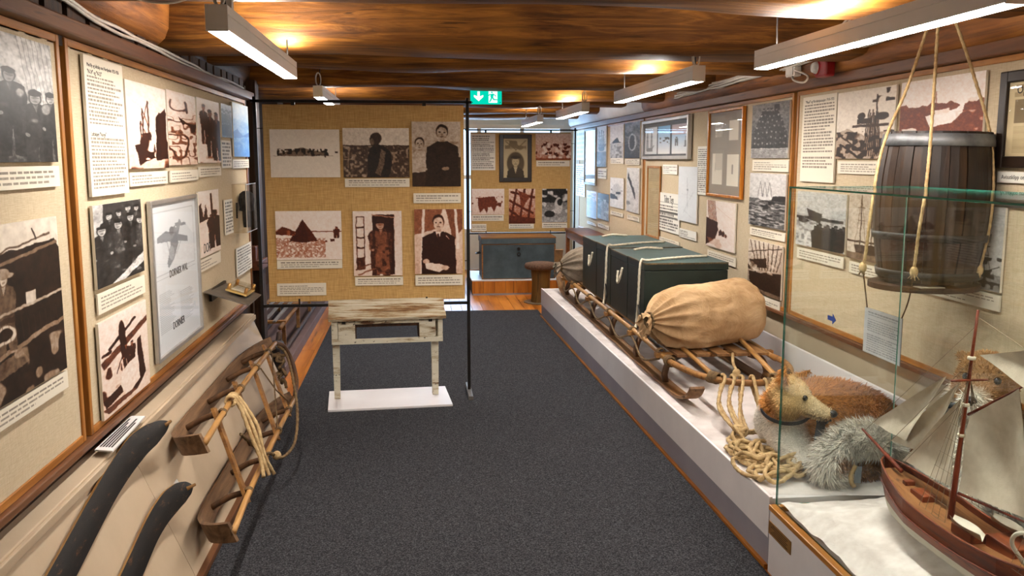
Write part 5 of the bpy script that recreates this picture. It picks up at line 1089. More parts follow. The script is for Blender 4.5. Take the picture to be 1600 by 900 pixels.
# ================================================================== the dogs
def rotm(f):
    f = np.array(f, float); f /= np.linalg.norm(f); s_ = np.cross(f, (0, 0, 1.)); s_ /= np.linalg.norm(s_); u = np.cross(s_, f); return np.stack([f, s_, u], 1)
m_fur = vcol('fur', .85, .15); m_nose = plain('dog_nose', '0E0D0E', '1C1B1D', 30, .3, .2, 200, spec=.6); m_eye = plain('glass_eye', '0A0806', rough=.05, spec=.9); m_strap = plain('harness_webbing', '26272A', '3B3D41', 20, .7, .3, 120)
def fur_strands(V, N, F, lenf, flow, colf, n, seed, wid=.0022):
    r = np.random.RandomState(seed); F4 = np.array([f[:3] for f in F]); tri = V[F4]; ar = np.linalg.norm(np.cross(tri[:, 1]-tri[:, 0], tri[:, 2]-tri[:, 0]), axis=1); pk = r.choice(len(F4), n, p=ar/ar.sum())
    w = r.rand(n, 4); ids = np.array([list(f)+[f[-1]]*(4-len(f)) for f in F])[pk]; w /= w.sum(1)[:, None]
    P = (V[ids]*w[..., None]).sum(1); Nn = (N[ids]*w[..., None]).sum(1); Nn /= np.linalg.norm(Nn, axis=1)[:, None]+1e-9
    fl_ = flow(P); D = Nn*.75 + fl_*.75 + r.randn(n, 3)*.28; D /= np.linalg.norm(D, axis=1)[:, None]; Ln = lenf(P)*(.6+.7*r.rand(n))
    sd = np.cross(D, Nn); sd /= np.linalg.norm(sd, axis=1)[:, None]+1e-9; sd = sd*wid
    a, b = P-sd-Nn*.002, P+sd-Nn*.002; mid = P+D*Ln[:, None]*.55+Nn*.1*Ln[:, None]; c, d = mid-sd*.7, mid+sd*.7; tip = P+D*Ln[:, None]
    VV = np.stack([a, b, d, c, tip], 1).reshape(-1, 3); k = np.arange(n)*5; mb = MB(); mb.v = [tuple(p) for p in VV.tolist()]
    mb.f = [(i, i+1, i+2, i+3) for i in k.tolist()] + [(i+3, i+2, i+4) for i in k.tolist()]; mb.mi = [0]*len(mb.f)
    C_ = colf(P)*np.where((lenf(P) < .02)[:, None], .85+.35*r.rand(n, 1), .62+.8*r.rand(n, 1)); mb.c = np.repeat(C_, 5, 0); mb.c.reshape(n, 5, 3)[:, 4] = np.clip(C_*1.15, 0, 1); return mb
def chain(mb, pts, n=7):
    P = spline([p[:3] for p in pts], n); R_ = np.interp(np.linspace(0, len(pts)-1, len(P)), range(len(pts)), [p[3] for p in pts])
    for p, r in zip(P, R_): mb.ellip(p, (r, r, r), 12, 8)
def head(mb, C_, f, s=1.0):
    R_ = rotm(f); g = lambda a, b, c_: np.array(C_) + R_ @ (np.array([a, b, c_])*s)
    mb.ellip(g(-.01, 0, .01), np.array([.092, .080, .074])*s, 14, 10, rot=R_); mb.ellip(g(-.01, 0, -.02), np.array([.075, .092, .062])*s, 14, 10, rot=R_)
    for k in range(9): t_ = k/8; r = (.054-.026*t_)*s; mb.ellip(g(.050+.112*t_, 0, -.012-.016*t_), (r*1.05, r*1.05, r*.92), 12, 8)
    for k in range(6): t_ = k/5; r = (.036-.016*t_)*s; mb.ellip(g(.05+.098*t_, 0, -.040-.006*t_), (r, r, r*.7), 10, 6)
    for sg in (-1, 1): mb.ellip(g(.035, sg*.04, .028), np.array([.03, .024, .02])*s, 10, 6)
    return g
def ear(base, tip, wdir, w, th=.008):
    base, tip, wd = np.array(base, float), np.array(tip, float), np.array(wdir, float); wd /= np.linalg.norm(wd); nn = np.cross(tip-base, wd); nn /= np.linalg.norm(nn); mb = MB()
    for k in range(9): t_ = k/8; p = base+(tip-base)*t_; r = w*(1-t_**1.6)+.004; mb.ellip(p, (r, th, .012), 10, 6, rot=np.stack([wd, nn, (tip-base)/np.linalg.norm(tip-base)], 1))
    return mb
O_, CR, WH, BR, GY, YE = (np.array(lin(h)) for h in ('B0763C', 'E6D2AC', 'F0E9DD', '8A5F36', 'A79A88', 'E2C48E'))
def sm(x, a, b): return np.clip((x-a)/(b-a), 0, 1)[:, None]

def dog_one():
    t = thing('dog', (1.85, 3.75, PZ), 'curled tan and white sledge dog with raised head and bushy tail', 'dog'); mb = MB()
    Hc = np.array([1.655, 3.71, .605]); f = (.79, -.55, -.20); g = head(mb, Hc, f, 1.0)
    chain(mb, [(1.635, 3.72, .59, .074), (1.645, 3.79, .53, .085), (1.675, 3.87, .44, .11), (1.77, 3.96, .435, .14), (1.94, 4.02, .445, .15), (2.07, 3.96, .435, .148), (2.11, 3.83, .415, .13), (2.08, 3.68, .39, .11), (2.0, 3.58, .375, .085), (1.92, 3.55, .36, .07)])
    chain(mb, [(1.66, 3.79, .42, .085), (1.655, 3.68, .36, .045), (1.66, 3.58, .335, .032), (1.67, 3.53, .33, .034)]); chain(mb, [(1.70, 3.82, .40, .08), (1.72, 3.68, .355, .045), (1.78, 3.55, .335, .03)])
    chain(mb, [(2.06, 3.68, .38, .10), (1.98, 3.54, .36, .07), (1.90, 3.48, .34, .042), (1.84, 3.46, .335, .034)])
    e1 = ear(g(-.035, .062, .05), g(-.05, .082, .150), rotm(f)[:, 0]*.8+rotm(f)[:, 1]*.5, .036); e2 = ear(g(-.03, -.058, .055), g(.035, -.125, .112), (.4, .3, -.6), .032)
    mb.add(e1.v, e1.f); mb.add(e2.v, e2.f)
    tail = [(2.04, 3.54, .40, .045), (1.97, 3.48, .455, .05), (1.88, 3.44, .488, .056), (1.79, 3.43, .48, .058), (1.715, 3.42, .435, .058), (1.69, 3.42, .385, .05), (1.71, 3.42, .35, .038), (1.75, 3.42, .335, .028)]
    chain(mb, tail)
    V, N, F = remesh(mb, .0085, 5, .5)
    tp = spline([p[:3] for p in tail], 6)
    def dt(P): return np.min(np.linalg.norm(P[:, None]-tp[None], axis=2), axis=1)
    def dh(P): return np.linalg.norm((P-Hc) @ rotm(f)*np.array([.75, 1, 1]) - np.array([.03, 0, 0]), axis=1)
    def colf(P):
        n1 = np.array(vnoise(P, 14))[:, None]; n2 = np.array(vnoise(P, 40))[:, None]
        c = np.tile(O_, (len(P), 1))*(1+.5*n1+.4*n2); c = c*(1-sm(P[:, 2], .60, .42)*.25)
        ch_ = (1-sm(P[:, 0], 1.70, 1.78))*(1-sm(P[:, 2], .50, .55)); c = c*(1-ch_)+WH*.8*ch_*(1+.2*n1)  # chest white dimmed, shade put into the fur colour
        hd = 1-sm(dh(P), .10, .125); L = (P-Hc) @ rotm(f)
        hc = YE*(1-sm(L[:, 0], .03, .11))+CR*sm(L[:, 0], .03, .11); hc = hc*(1-sm(-L[:, 0], .03, .07)*.0); hc = hc*(1-.55*sm(-L[:, 0], .035, .06)*sm(-L[:, 2], -.03, .03)) + O_*.55*sm(-L[:, 0], .035, .06)*sm(-L[:, 2], -.03, .03)
        ls = 1-sm(abs(L[:, 2]+.045), .002, .006); ls = ls*sm(L[:, 0], .07, .09); hc = hc*(1-.7*ls); c = c*(1-hd)+hc*hd*(1+.25*n2)
        rf = (1-sm(np.linalg.norm((P-np.array([1.615, 3.745, .58]))/np.array([1, 1, 1]), axis=1), .085, .105))*(1-hd); c = c*(1-rf)+(O_*1.1)*rf*(1+.3*n1)
        tl = 1-sm(dt(P), .062, .075); tl = tl*(1-hd); w_ = sm(P[:, 2], .36, .56); tc = WH*(.85+.3*n2) ; pt_ = 1.3*np.clip(1-np.linalg.norm((P-np.array([1.75, 3.37, .41]))/np.array([.05, .1, .05]), axis=1), 0, 1)[:, None]*1.5; pt_ = np.clip(pt_, 0, .8); tc = tc*(1-pt_)+O_*pt_
        return np.clip(c*(1-tl)+tc*tl, .01, .95)
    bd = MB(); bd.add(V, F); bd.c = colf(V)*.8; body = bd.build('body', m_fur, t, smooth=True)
    pth = spline([p for p in ((1.67, 3.70, .6), (1.62, 3.80, .5), (1.75, 3.97, .46), (1.90, 4.01, .48), (2.05, 3.93, .46), (2.08, 3.72, .42), (1.93, 3.52, .42))], 6); tg = np.gradient(pth, axis=0); tg /= np.linalg.norm(tg, axis=1)[:, None]; tt = np.gradient(tp, axis=0); tt /= np.linalg.norm(tt, axis=1)[:, None]
    def flow(P):
        i1 = np.argmin(np.linalg.norm(P[:, None]-pth[None], axis=2), axis=1); i2 = np.argmin(np.linalg.norm(P[:, None]-tp[None], axis=2), axis=1); o = tg[i1]+np.array([0, 0, -.35]); tl = (dt(P) < .07)[:, None]; o = np.where(tl, tt[i2], o)
        hd = (dh(P) < .115)[:, None]; return np.where(hd, -rotm(f)[:, 0]+np.array([0, 0, -.2]), o)
    def lenf(P): L = np.where(dt(P) < .07, .05, np.where((P[:, 0] < 1.78) & (P[:, 2] < .55), .016, .03)); L = np.where(dh(P) < .115, .012, L); return np.where(dh(P) < .08, .009, L)
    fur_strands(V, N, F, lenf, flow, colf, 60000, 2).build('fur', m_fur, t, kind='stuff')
    for s_ in (-1, 1):
        MB().ellip(g(.062, s_*.047, .026), (.0125, .0125, .0125), 12, 8).build('eye', m_eye, t, smooth=True)
    MB().ellip(g(.184, 0, -.018), (.021, .021, .017), 14, 9).build('nose', m_nose, t, smooth=True)
    # harness: collar band, chest strap, tail strap
    def band(c, ax, r, w, th=.004):
        ax = np.array(ax, float)/np.linalg.norm(ax); u = np.cross(ax, (.1, .2, 1.)); u /= np.linalg.norm(u); v = np.cross(ax, u); q = MB(); vs = []; M = 40
        for j in range(M):
            a = 2*math.pi*j/M; d = u*math.cos(a)*r[0]+v*math.sin(a)*r[1]
            for o_, k in ((-w/2, 1), (w/2, 1), (w/2, 1+th/r[0]), (-w/2, 1+th/r[0])): vs.append(np.array(c)+ax*o_+d*k)
        q.add(vs, [(j*4+k, ((j+1) % M)*4+k, ((j+1) % M)*4+(k+1) % 4, j*4+(k+1) % 4) for j in range(M) for k in range(4)]); return q
    band((1.655, 3.765, .535), (.1, .35, -.9), (.108, .108), .018).build('collar', m_strap, t, smooth=False)
    band((1.70, 3.80, .60), (-.75, .45, -.35), (.098, .105), .024).build('neck_strap', m_strap, t, smooth=False)
    q = MB(); sp = spline([(1.775, 3.66, .50), (1.75, 3.62, .46), (1.725, 3.58, .41), (1.69, 3.545, .36), (1.665, 3.53, .325)], 6)
    for a, b in zip(sp[:-1], sp[1:]): q.bar(a, b+(b-a)*.1, .045, .006, (.2, -1, .2))
    q.build('chest_strap', m_strap, t)
    q = MB(); q.ellip((1.78, 3.66, .505), (.03, .02, .02), 10, 7); q.tube(spline([(1.75, 3.645, .515), (1.78, 3.63, .525), (1.81, 3.645, .51)], 5), .007, 6); q.build('buckle', m_strap, t, smooth=True)
    q = MB(); q.bar((1.80, 3.36, .40), (1.795, 3.355, .33), .028, .004, (0, -1, 0)); q.build('tail_strap', plain('grey_strap', '6A6F78', '7C828A', 12, .6), t)
    rope_mb([(1.785, 3.36, .405), (1.765, 3.352, .37), (1.765, 3.35, .34), (1.78, 3.35, .318)], .009, k=6).build('tail_rope', m_rope, t, smooth=True)
    return t
dog_one()
def dog_two():
    t = thing('dog', (2.09, 3.15, PZ), 'brown and white sledge dog sitting behind the ship model', 'dog'); mb = MB(); Hc = np.array([2.14, 3.08, .825]); f = (-.72, -.62, -.15); g = head(mb, Hc, f, 1.12)
    chain(mb, [(2.14, 3.10, .84, .085), (2.15, 3.16, .74, .09), (2.145, 3.16, .62, .105), (2.14, 3.17, .50, .115), (2.13, 3.23, .42, .11)]); chain(mb, [(2.06, 3.05, .55, .06), (2.04, 3.0, .43, .04), (2.03, 2.98, .335, .035)]); chain(mb, [(2.17, 3.03, .55, .06), (2.18, 2.98, .43, .04), (2.18, 2.96, .335, .035)])
    for s_ in (-1, 1): e = ear(g(-.03, s_*.06, .05), g(-.06, s_*.115, .06), (.6, -.2*s_, .3), .034); mb.add(e.v, e.f)
    V, N, F = remesh(mb, .0095, 5, .5)
    def colf(P):
        n1 = np.array(vnoise(P, 14))[:, None]; n2 = np.array(vnoise(P, 40))[:, None]; c = WH*(1+.3*n1); dk_ = np.clip(np.array(vnoise(P, 7))*6, 0, 1)[:, None]*(1-sm(P[:, 2], .66, .74)); c = c*(1-dk_*.8)+np.array(lin('33291F'))*dk_*.8
        hd = np.maximum(1-sm(np.linalg.norm(P-Hc, axis=1), .13, .17), sm(P[:, 2], .84, .87)); c = c*(1-hd)+(BR*1.1+.1*CR)*hd*(1+.5*n2); return np.clip(c, .01, .95)
    bd = MB(); bd.add(V, F); bd.c = colf(V)*.8; bd.build('body', m_fur, t, smooth=True)
    fur_strands(V, N, F, lambda P: np.where(np.linalg.norm(P-Hc, axis=1) < .15, .016, .035), lambda P: np.where((np.linalg.norm(P-Hc, axis=1) < .15)[:, None], -rotm(f)[:, 0], np.array([0, 0, -1.])), colf, 22000, 5).build('fur', m_fur, t, kind='stuff')
    for s_ in (-1, 1): MB().ellip(g(.062, s_*.048, .026), (.014, .014, .014), 12, 8).build('eye', m_eye, t, smooth=True)
    MB().ellip(g(.180, 0, -.010), (.023, .022, .018), 14, 9).build('nose', m_nose, t, smooth=True)
    wrap((2.145, 3.14, .70), (.1, .2, 1), .112, 1, .012, .01).build('collar', m_strap, t, smooth=True)
dog_two()

# ================================================================== glass case with the ship model
GX0, GX1, GY0, GY1, GZ0, GZ1 = 1.42, 1.90, 1.72, 3.288, .284, 1.546
gc = thing('display_case', ((GX0+GX1)/2, (GY0+GY1)/2, 0), 'tall glass display case on a white base with oak rim', 'display case')
MB().box((GX0-.022, GY0-.02, 0), (GX1-.004, GY1-.0, .262), bev=.003).build('base', m_white, gc)
m_oak = wood('golden_oak', '9A5E1E', 'BE7F33', 'D49A4C', 'y', 24, .35, .1, False)
for a, b in (((GX0-.028, GY0-.02, .262), (GX0+.008, GY1, .284)), ((GX1-.03, GY0-.02, .262), (GX1-.003, GY1, .284)), ((GX0+.008, GY1-.03, .262), (GX1-.03, GY1, .283)), ((GX0+.008, GY0-.02, .262), (GX1-.03, GY0+.01, .283))): MB().box(a, b, bev=.003).build('oak_rim', m_oak, gc)
m_aedge0 = plain('clear_edge', '8FA69C', 'A9BBB2', 5, .2)
def pane(a, b, name='glass_pane', m2=None):
    q = MB().box(a, b); ext = np.abs(np.subtract(b, a)); th = int(np.argmin(ext)); V = np.array(q.v)
    for i, f in enumerate(q.f):
        n = np.ptp(V[list(f)], axis=0); q.mi[i] = 0 if n[th] < 1e-6 else 1
    return q.build(name, [m_glass, m2 or m_edge], gc)
g6 = .006
pane((GX0, GY0, GZ0), (GX0+g6, GY1-.0005, GZ1-g6-.0005)); pane((GX1-g6-.003, GY0, GZ0), (GX1-.003, GY1-.0005, GZ1-g6-.0005), m2=m_aedge0)
pane((GX0+g6+.0005, GY1-g6-.001, GZ0), (GX1-g6-.0035, GY1-.001, GZ1-g6-.0005)); pane((GX0+g6+.0005, GY0+.001, GZ0), (GX1-g6-.0035, GY0+.001+g6, GZ1-g6-.0005)); pane((GX0-.001, GY0, GZ1-g6), (GX1-.003, GY1-.0005, GZ1))
bpl = MB().box((GX0-.0225, 3.075, .166), (GX0-.026, 3.285, .219), bev=.001).build('brass_plate', plain('brass', '9A6F3A', 'B58749', 12, .35, metal=.5), gc)
q = MB()
for i in range(5): q.box((GX0-.0262, 3.10+.012*(i % 2), .176+.008*i), (GX0-.0265, 3.26-.015*(i % 3), .179+.008*i))
q.build('engraving', plain('engraved', '3A2A18', rough=.6), bpl)
def cotton(u, v):
    x_ = GX0+.012+u*(GX1-GX0-.03); y_ = GY0+.012+v*(GY1-GY0-.03); e_ = min(u, 1-u, v, 1-v)
    return (x_, y_, .296 + .05*min(e_*6, 1) + .05*math.exp(-((x_-1.69)/.1)**2)*(1 if y_ < 2.9 else math.exp(-((y_-2.9)/.12)**2)) + .018*vnoise(np.array([x_*9, y_*9, 1]), 1) + .008*vnoise(np.array([x_*30, y_*30, 2]), 1))
MB().grid(cotton, 60, 140).build('cotton_snow', plain('cotton_wool', 'CFC6BF', 'E6E0DA', 14, .95, .6, 90), smooth=True, label='white cotton wool sea spread on the floor of the glass case', cat='cotton wool')

# ---- the ship
SX = 1.68
sp = thing('ship_model', (SX, 2.45, .40), 'wooden two masted ship model with cream sails in the glass case', 'ship model')
m_hullw = plain('hull_cream', 'C9C2AE', 'D8D2C0', 8, .45); m_hullb = wood('hull_mahogany', '4A1E0E', '7A3818', '985024', 'y', 30, .4, .1, False); m_deck = wood('deck_plank', '5E3820', '8A5A32', 'A47446', 'y', 40, .45, .1, False); m_spar = wood('red_spar', '3E170C', '6E2C16', '8A3E22', 'z', 30, .4, .1, False)
m_sail = plain('sail_cotton', 'CFC4AE', 'DCD2BE', 30, .9, .2, 250)
yb_, ys = 2.93, 1.93
def hullsec(t):          # 0 bow .. 1 stern
    hb = .098*min(1, (t/.28))**.55*(1-.35*max(t-.75, 0)/.25) if t > 0 else .0005; dz = .578-.045*math.sin(math.pi*min(t*1.1, 1)) ; return max(hb, .001), dz
N, M = 44, 12; rows = []
for i in range(N+1):
    t_ = i/N; hb, dz = hullsec(t_); y_ = yb_-(yb_-ys)*t_; kz = .405+.10*max(1-t_/.10, 0)**1.5; r = []
    for j in range(M+1): a = math.pi*j/M; c_ = math.cos(a); s_ = math.sin(a); xx = hb*math.copysign(abs(c_)**.6, c_); zz = dz-(dz-kz)*s_**(.75); r.append((SX+xx, y_+.03*(1-t_)**6*(1-s_), zz))
    rows.append(r)
up, lo = MB(), MB()
for i in range(N):
    for j in range(M):
        vs = [rows[i][j], rows[i][j+1], rows[i+1][j+1], rows[i+1][j]]; ((lo if 2 <= j <= M-3 else up)).add(vs, [(0, 1, 2, 3)])
up.build('upper_hull', m_hullb, sp, smooth=False); lo.build('lower_hull', m_hullw, sp, smooth=False)
dk_ = MB()
for i in range(1, N):
    a, b = hullsec(i/N), hullsec((i+1)/N); y0_, y1_ = yb_-(yb_-ys)*i/N, yb_-(yb_-ys)*(i+1)/N; dk_.add([(SX-a[0]*.97, y0_, a[1]-.016), (SX+a[0]*.97, y0_, a[1]-.016), (SX+b[0]*.97, y1_, b[1]-.016), (SX-b[0]*.97, y1_, b[1]-.016)], [(0, 3, 2, 1)])
dk_.build('deck', m_deck, sp)
for s_ in (-1, 1):
    P = [(SX+s_*hullsec(i/N)[0], yb_+.03*(1-i/N)**6-(yb_-ys)*i/N, hullsec(i/N)[1]+.004) for i in range(N+1)]; MB().tube(P, .004, 6).build('bulwark_rail', m_hullb, sp, smooth=True)
    q = MB(); P2 = [(p[0]+s_*.002, p[1], p[2]-.05) for p in P[2:]]; MB().tube(P2, .003, 6).build('rubbing_strake', m_spar, sp, smooth=True)
def spar(a, b, r0, r1, name='spar', m=None): return MB().tube([np.array(a)+(np.array(b)-np.array(a))*k/6 for k in range(7)], np.linspace(r0, r1, 7), 8).build(name, m or m_spar, sp, smooth=True)
spar((SX, 2.84, .57), (SX, 3.125, .635), .008, .004, 'bowsprit'); mst = spar((SX, 2.545, .52), (SX, 2.485, 1.20), .010, .004, 'mast'); spar((SX, 2.10, .52), (SX, 2.05, 1.12), .009, .004, 'mast')
spar((SX+.004, 2.50, .872), (SX+.03, 2.295, 1.015), .005, .003, 'gaff'); spar((SX+.004, 2.52, .612), (SX+.03, 2.20, .635), .005, .003, 'boom'); spar((SX-.06, 2.50, .98), (SX+.06, 2.50, .98), .004, .003, 'yard')
for zz in (.80, .90, 1.05): MB().lathe([(.006, -.006), (.012, -.004), (.012, .004), (.006, .006)], 10, (SX, 2.545-.06*(zz-.52)/.68, zz)).build('mast_band', m_ropewhite, mst, smooth=True)
def sail(pts, belly, name='sail', n=14):
    P = [np.array([SX+p[2] if len(p) > 2 else SX, p[0], p[1]]) for p in pts]
    if len(P) == 3: P = [P[0], P[1], P[1]*.98+P[2]*.02, P[2]]
    def fn(u, v): q = (P[0]*(1-u)+P[3]*u)*(1-v)+(P[1]*(1-u)+P[2]*u)*v; b = math.sin(math.pi*u)*math.sin(math.pi*min(v, .98)); return q+np.array([belly*b+.003*math.sin(9*u+7*v), 0, 0])
    q = MB().grid(fn, n, n); k = len(q.v); q.add([np.array(p)+np.array([.0015, 0, 0]) for p in q.v[:k]], [tuple(reversed(f)) for f in q.f[:]]); return q.build(name, m_sail, sp, smooth=True)
sail([(3.06, .682), (2.625, .962), (2.83, .683)], .02, 'jib_sail'); sail([(2.94, .648, .008), (2.565, .955, .008), (2.73, .672, .012)], .02, 'jib_sail'); sail([(2.845, .608, .004), (2.545, .908, .0), (2.573, .612, .01)], .02, 'jib_sail')
sail([(2.515, .622, .0), (2.49, .868, .0), (2.305, 1.004, .02), (2.222, .645, .025)], .03, 'main_sail'); sail([(2.463, 1.067, .0), (2.10, 1.17, .0), (2.08, .98, .0)], .02, 'stay_sail'); sail([(2.09, .62, 0), (2.07, .86, 0), (1.88, .98, .02), (1.82, .64, .02)], .03, 'mizzen_sail')
rg = MB()
for a, b in (((0, 3.11, .632), (0, 2.49, 1.15)), ((0, 2.98, .60), (0, 2.50, 1.04)), ((0, 2.86, .575), (0, 2.51, .92)), ((0, 2.485, 1.18), (0, 2.06, 1.08)), ((.03, 2.30, 1.01), (0, 2.06, 1.0)), ((0, 3.11, .63), (0, 2.92, .52)), ((.03, 2.2, .635), (0, 2.06, .9))): rg.tube([(SX+a[0], a[1], a[2]), (SX+b[0], b[1], b[2])], .0009, 4)
for my, mz in ((2.515, .98), (2.075, .92)):
    for s_ in (-1, 1):
        for k in range(5): rg.tube([(SX+s_*.09, my+.06-.035*k, .555), (SX+s_*.004, my-.015, mz)], .0009, 4)
        for k in range(7): f_ = k/9; x_ = .09*(1-f_)+.004*f_; rg.tube([(SX+s_*x_, my+.06*(1-f_), .555+(mz-.555)*f_), (SX+s_*x_, my-.08*(1-f_)-.015*f_, .555+(mz-.555)*f_)], .0007, 4)
rg.build('rigging', plain('rigging_cord', '6E5E48', '8E7E66', 20, .8), sp, kind='stuff')
for (x_, y_, z_, a_, b_, c_) in ((0, 2.70, .545, .025, .04, .022), (-.03, 2.40, .54, .03, .05, .03), (.02, 2.28, .54, .04, .06, .04), (0, 2.79, .555, .018, .012, .02)): MB().box((SX+x_-a_, y_-b_, z_-.02), (SX+x_+a_, y_+b_, z_-.02+c_), bev=.003).build('deck_house', m_hullb, sp)
for s_ in (-1, 1):
    bt = MB()
    for i in range(9):
        t_ = i/8; w_ = .022*math.sin(math.pi*min(max(t_, .06), .94))**.6; y_ = 2.44-.15*t_
        bt.add([(SX+s_*.065-w_, y_, .578), (SX+s_*.065, y_, .556), (SX+s_*.065+w_, y_, .578)], [])
    bt.f = [(3*i+j, 3*i+j+1, 3*i+3+j+1, 3*i+3+j) for i in range(8) for j in range(2)]; bt.mi = [0]*len(bt.f); bt.build('ship_boat', m_hullw, sp, smooth=True)
MB().tube(spline([(SX-.05, 2.12, .56), (SX-.09, 2.13, .62), (SX-.10, 2.10, .665), (SX-.06, 2.06, .68)], 6), .006, 7).build('davit', m_hullw, sp, smooth=True)

# ================================================================== hanging barrel
T = hit(1466, 207, 'y', 3.525); Bt = hit(1447, 436, 'y', 3.525); ax = (T-Bt); Lb = np.linalg.norm(ax); ax /= Lb
br = thing('barrel', Bt, 'dark wooden barrel hung on ropes with a grey metal hoop', 'barrel')
m_stave = wood('barrel_stave', '0E0804', '231407', '452B12', 'z', 18, .5, .35, False, .4, .5); m_hoop = plain('zinc_hoop', '5A5C5E', '86888A', 9, .5, .2, 60, .6)
u_ = np.cross(ax, (0, 1, 0)); u_ /= np.linalg.norm(u_); v_ = np.cross(ax, u_)
def brad(t): return .193 + .038*math.sin(math.pi*(t*.92+.02))**1.0 - .006*(1-t)
NS = 20
for k in range(NS):
    a0, a1 = 2*math.pi*k/NS+.008, 2*math.pi*(k+1)/NS-.008; vs = []; Nz = 12; off = .0025*math.sin(k*2.7)
    for i in range(Nz+1):
        t_ = i/Nz; R_ = brad(t_)+off
        for a, dr in ((a0, 0), ((a0+a1)/2, .003), (a1, 0), (a1, -.018), (a0, -.018)): vs.append(Bt + ax*(t_*Lb) + (u_*math.cos(a)+v_*math.sin(a))*(R_+dr))
    fs = [(i*5+j, i*5+(j+1) % 5, (i+1)*5+(j+1) % 5, (i+1)*5+j) for i in range(Nz) for j in range(5)] + [(4, 3, 2, 1, 0), tuple(Nz*5+j for j in range(5))]
    MB().add(vs, fs).build('stave', m_stave, br)
def hoop(t0, t1, m, name='hoop'):
    vs = []; M_ = 48
    for t_, dr in ((t0, .003), (t0, .0075), ((t0+t1)/2, .0085), (t1, .0075), (t1, .003)):
        for j in range(M_): a = 2*math.pi*j/M_; vs.append(Bt+ax*(t_*Lb)+(u_*math.cos(a)+v_*math.sin(a))*(brad(t_)+dr))
    MB().add(vs, [(i*M_+j, i*M_+(j+1) % M_, (i+1)*M_+(j+1) % M_, (i+1)*M_+j) for i in range(4) for j in range(M_)]).build(name, m, br, smooth=True)
hoop(.905, .985, m_hoop); hoop(.02, .075, plain('dark_hoop', '1B1916', '2B2824', 9, .5, .1, 60, .4)); hoop(.28, .33, MATS['dark_hoop'])
q = MB(); vs = [Bt+ax*(Lb*.95)+(u_*math.cos(2*math.pi*j/32)+v_*math.sin(2*math.pi*j/32))*.18 for j in range(32)]; q.prism(vs, -ax*.012); q.build('head_board', m_stave, br)
pc = Bt - ax*.012 + np.array([-.012, 0, 0]); bp = MB(); bp.prism([pc + np.array([.222*math.cos(2*math.pi*j/40), .205*math.sin(2*math.pi*j/40), 0]) for j in range(40)], (0, 0, -.022)); bp.build('platform_disc', m_darkwood, br)
MB().box(pc+np.array([-.12, -.19, .0]), pc+np.array([-.02, -.13, .004])).build('paper_label', plain('old_paper', '8A8272', '9C9484', 9, .8), br)
apex = np.array([hit(1471, -20, 'y', 3.5)[0], 3.5, 2.34])
rp_pts = {'left': [(1420, 130, 3.52), (1388, 205, 3.50), (1372, 260, 3.44), (1361, 330, 3.40), (1352, 400, 3.42), (1348, 418, 3.43)], 'middle': [(1465, 50, 3.45), (1455, 207, 3.325), (1446, 300, 3.296), (1436, 360, 3.300), (1428, 425, 3.32)], 'right': [(1497, 45, 3.46), (1522, 120, 3.42), (1546, 205, 3.38), (1552, 290, 3.345), (1545, 360, 3.35), (1530, 422, 3.37)]}
ends = {}
for k, pts in rp_pts.items():
    P = [apex] + [hit(x_, y_, 'y', y3) for x_, y_, y3 in pts]; 
    if k != 'middle': P = [p if i == 0 else p for i, p in enumerate(P)]
    ro_ = rope_mb(P, .0062, k=5).build('rope', m_rope, br, smooth=True); ends[k] = P[-1]
    q = MB(); q.ellip(P[-1], (.016, .016, .024), 10, 7); fr = np.random.RandomState(len(k))
    for i in range(5): d_ = fr.randn(3)*.012; q.tube([P[-1], P[-1]+np.array([d_[0], d_[1], -.03])], .002, 4)
    q.build('rope_knot', m_rope, ro_, smooth=True)
MB().tube([apex, (apex[0], apex[1], 2.53)], .008, 7).build('suspension_rope', m_rope, br, smooth=True)
# text sheet hanging from the barrel ropes
SWX = 2.06; c1, c2, c3 = (hit(*p, 'x', SWX) for p in ((1353, 479), (1411, 500), (1345, 546)))
SG = Wall((SWX, 0, 0), (0, -1, 0), (-1, 0, 0)); Rg = (-c1[1], -c2[1], c3[2], c1[2]); w, h = res(SG, Rg, 1.4)
so = board(SG, Rg, text_pic(w, h, 77, 18, .07, .05, .1, .06, .45, .78, (2, 9)), 'grey', 0, .004, m_card, 'hanging_sheet', label='grey text sheet hanging on cords below the barrel', cat='text sheet', edge='8C8C8C')
for nm, a in (('left', c1), ('middle', c2)):
    MB().tube(spline([ends[nm], (ends[nm]*.45+np.array(a)*.55)+np.array([.004, 0, -.004]), np.array([SWX, a[1]+(-.012 if nm == 'left' else .012), c1[2]-.002])], 6), .003, 6).build('sheet_cord', m_ropedark, so, smooth=True)

# ================================================================== left: skis, leaning sledge, small exhibits
LA, LB = np.array([-1.095, 0, .575]), np.array([-.868, 0, .03]); ld_ = (LA-LB)/np.linalg.norm(LA-LB); ln_ = np.array([-ld_[2], 0, ld_[0]]); ln_ = ln_ if ln_[0] > 0 else -ln_
def SP(y, s, off): p = LB + ld_*s + ln_*off; return np.array([p[0], y, p[2]])
def SH(x, y, off): v = ray(x, y); o = np.array([0, 0, CAM_H]); return o + v*(((LB+ln_*off-o) @ ln_)/(v @ ln_))
t = NT('black_ski'); _v = t.coords((1, .25, 1)); _n = t.noise(_v, 45, 8, .75); m_ski = t.bsdf(t.ramp(_n, [(.5, '0E0C0B'), (.60, '1A1512'), (.68, '6A4526'), (.72, '16110E')]), .5, 0, bump=_n, bstr=.2, bdist=.003); m_skiedge = wood('ski_edge', '5A3A1C', '8A6434', 'AD8850', 'y', 20, .5, .1, False)
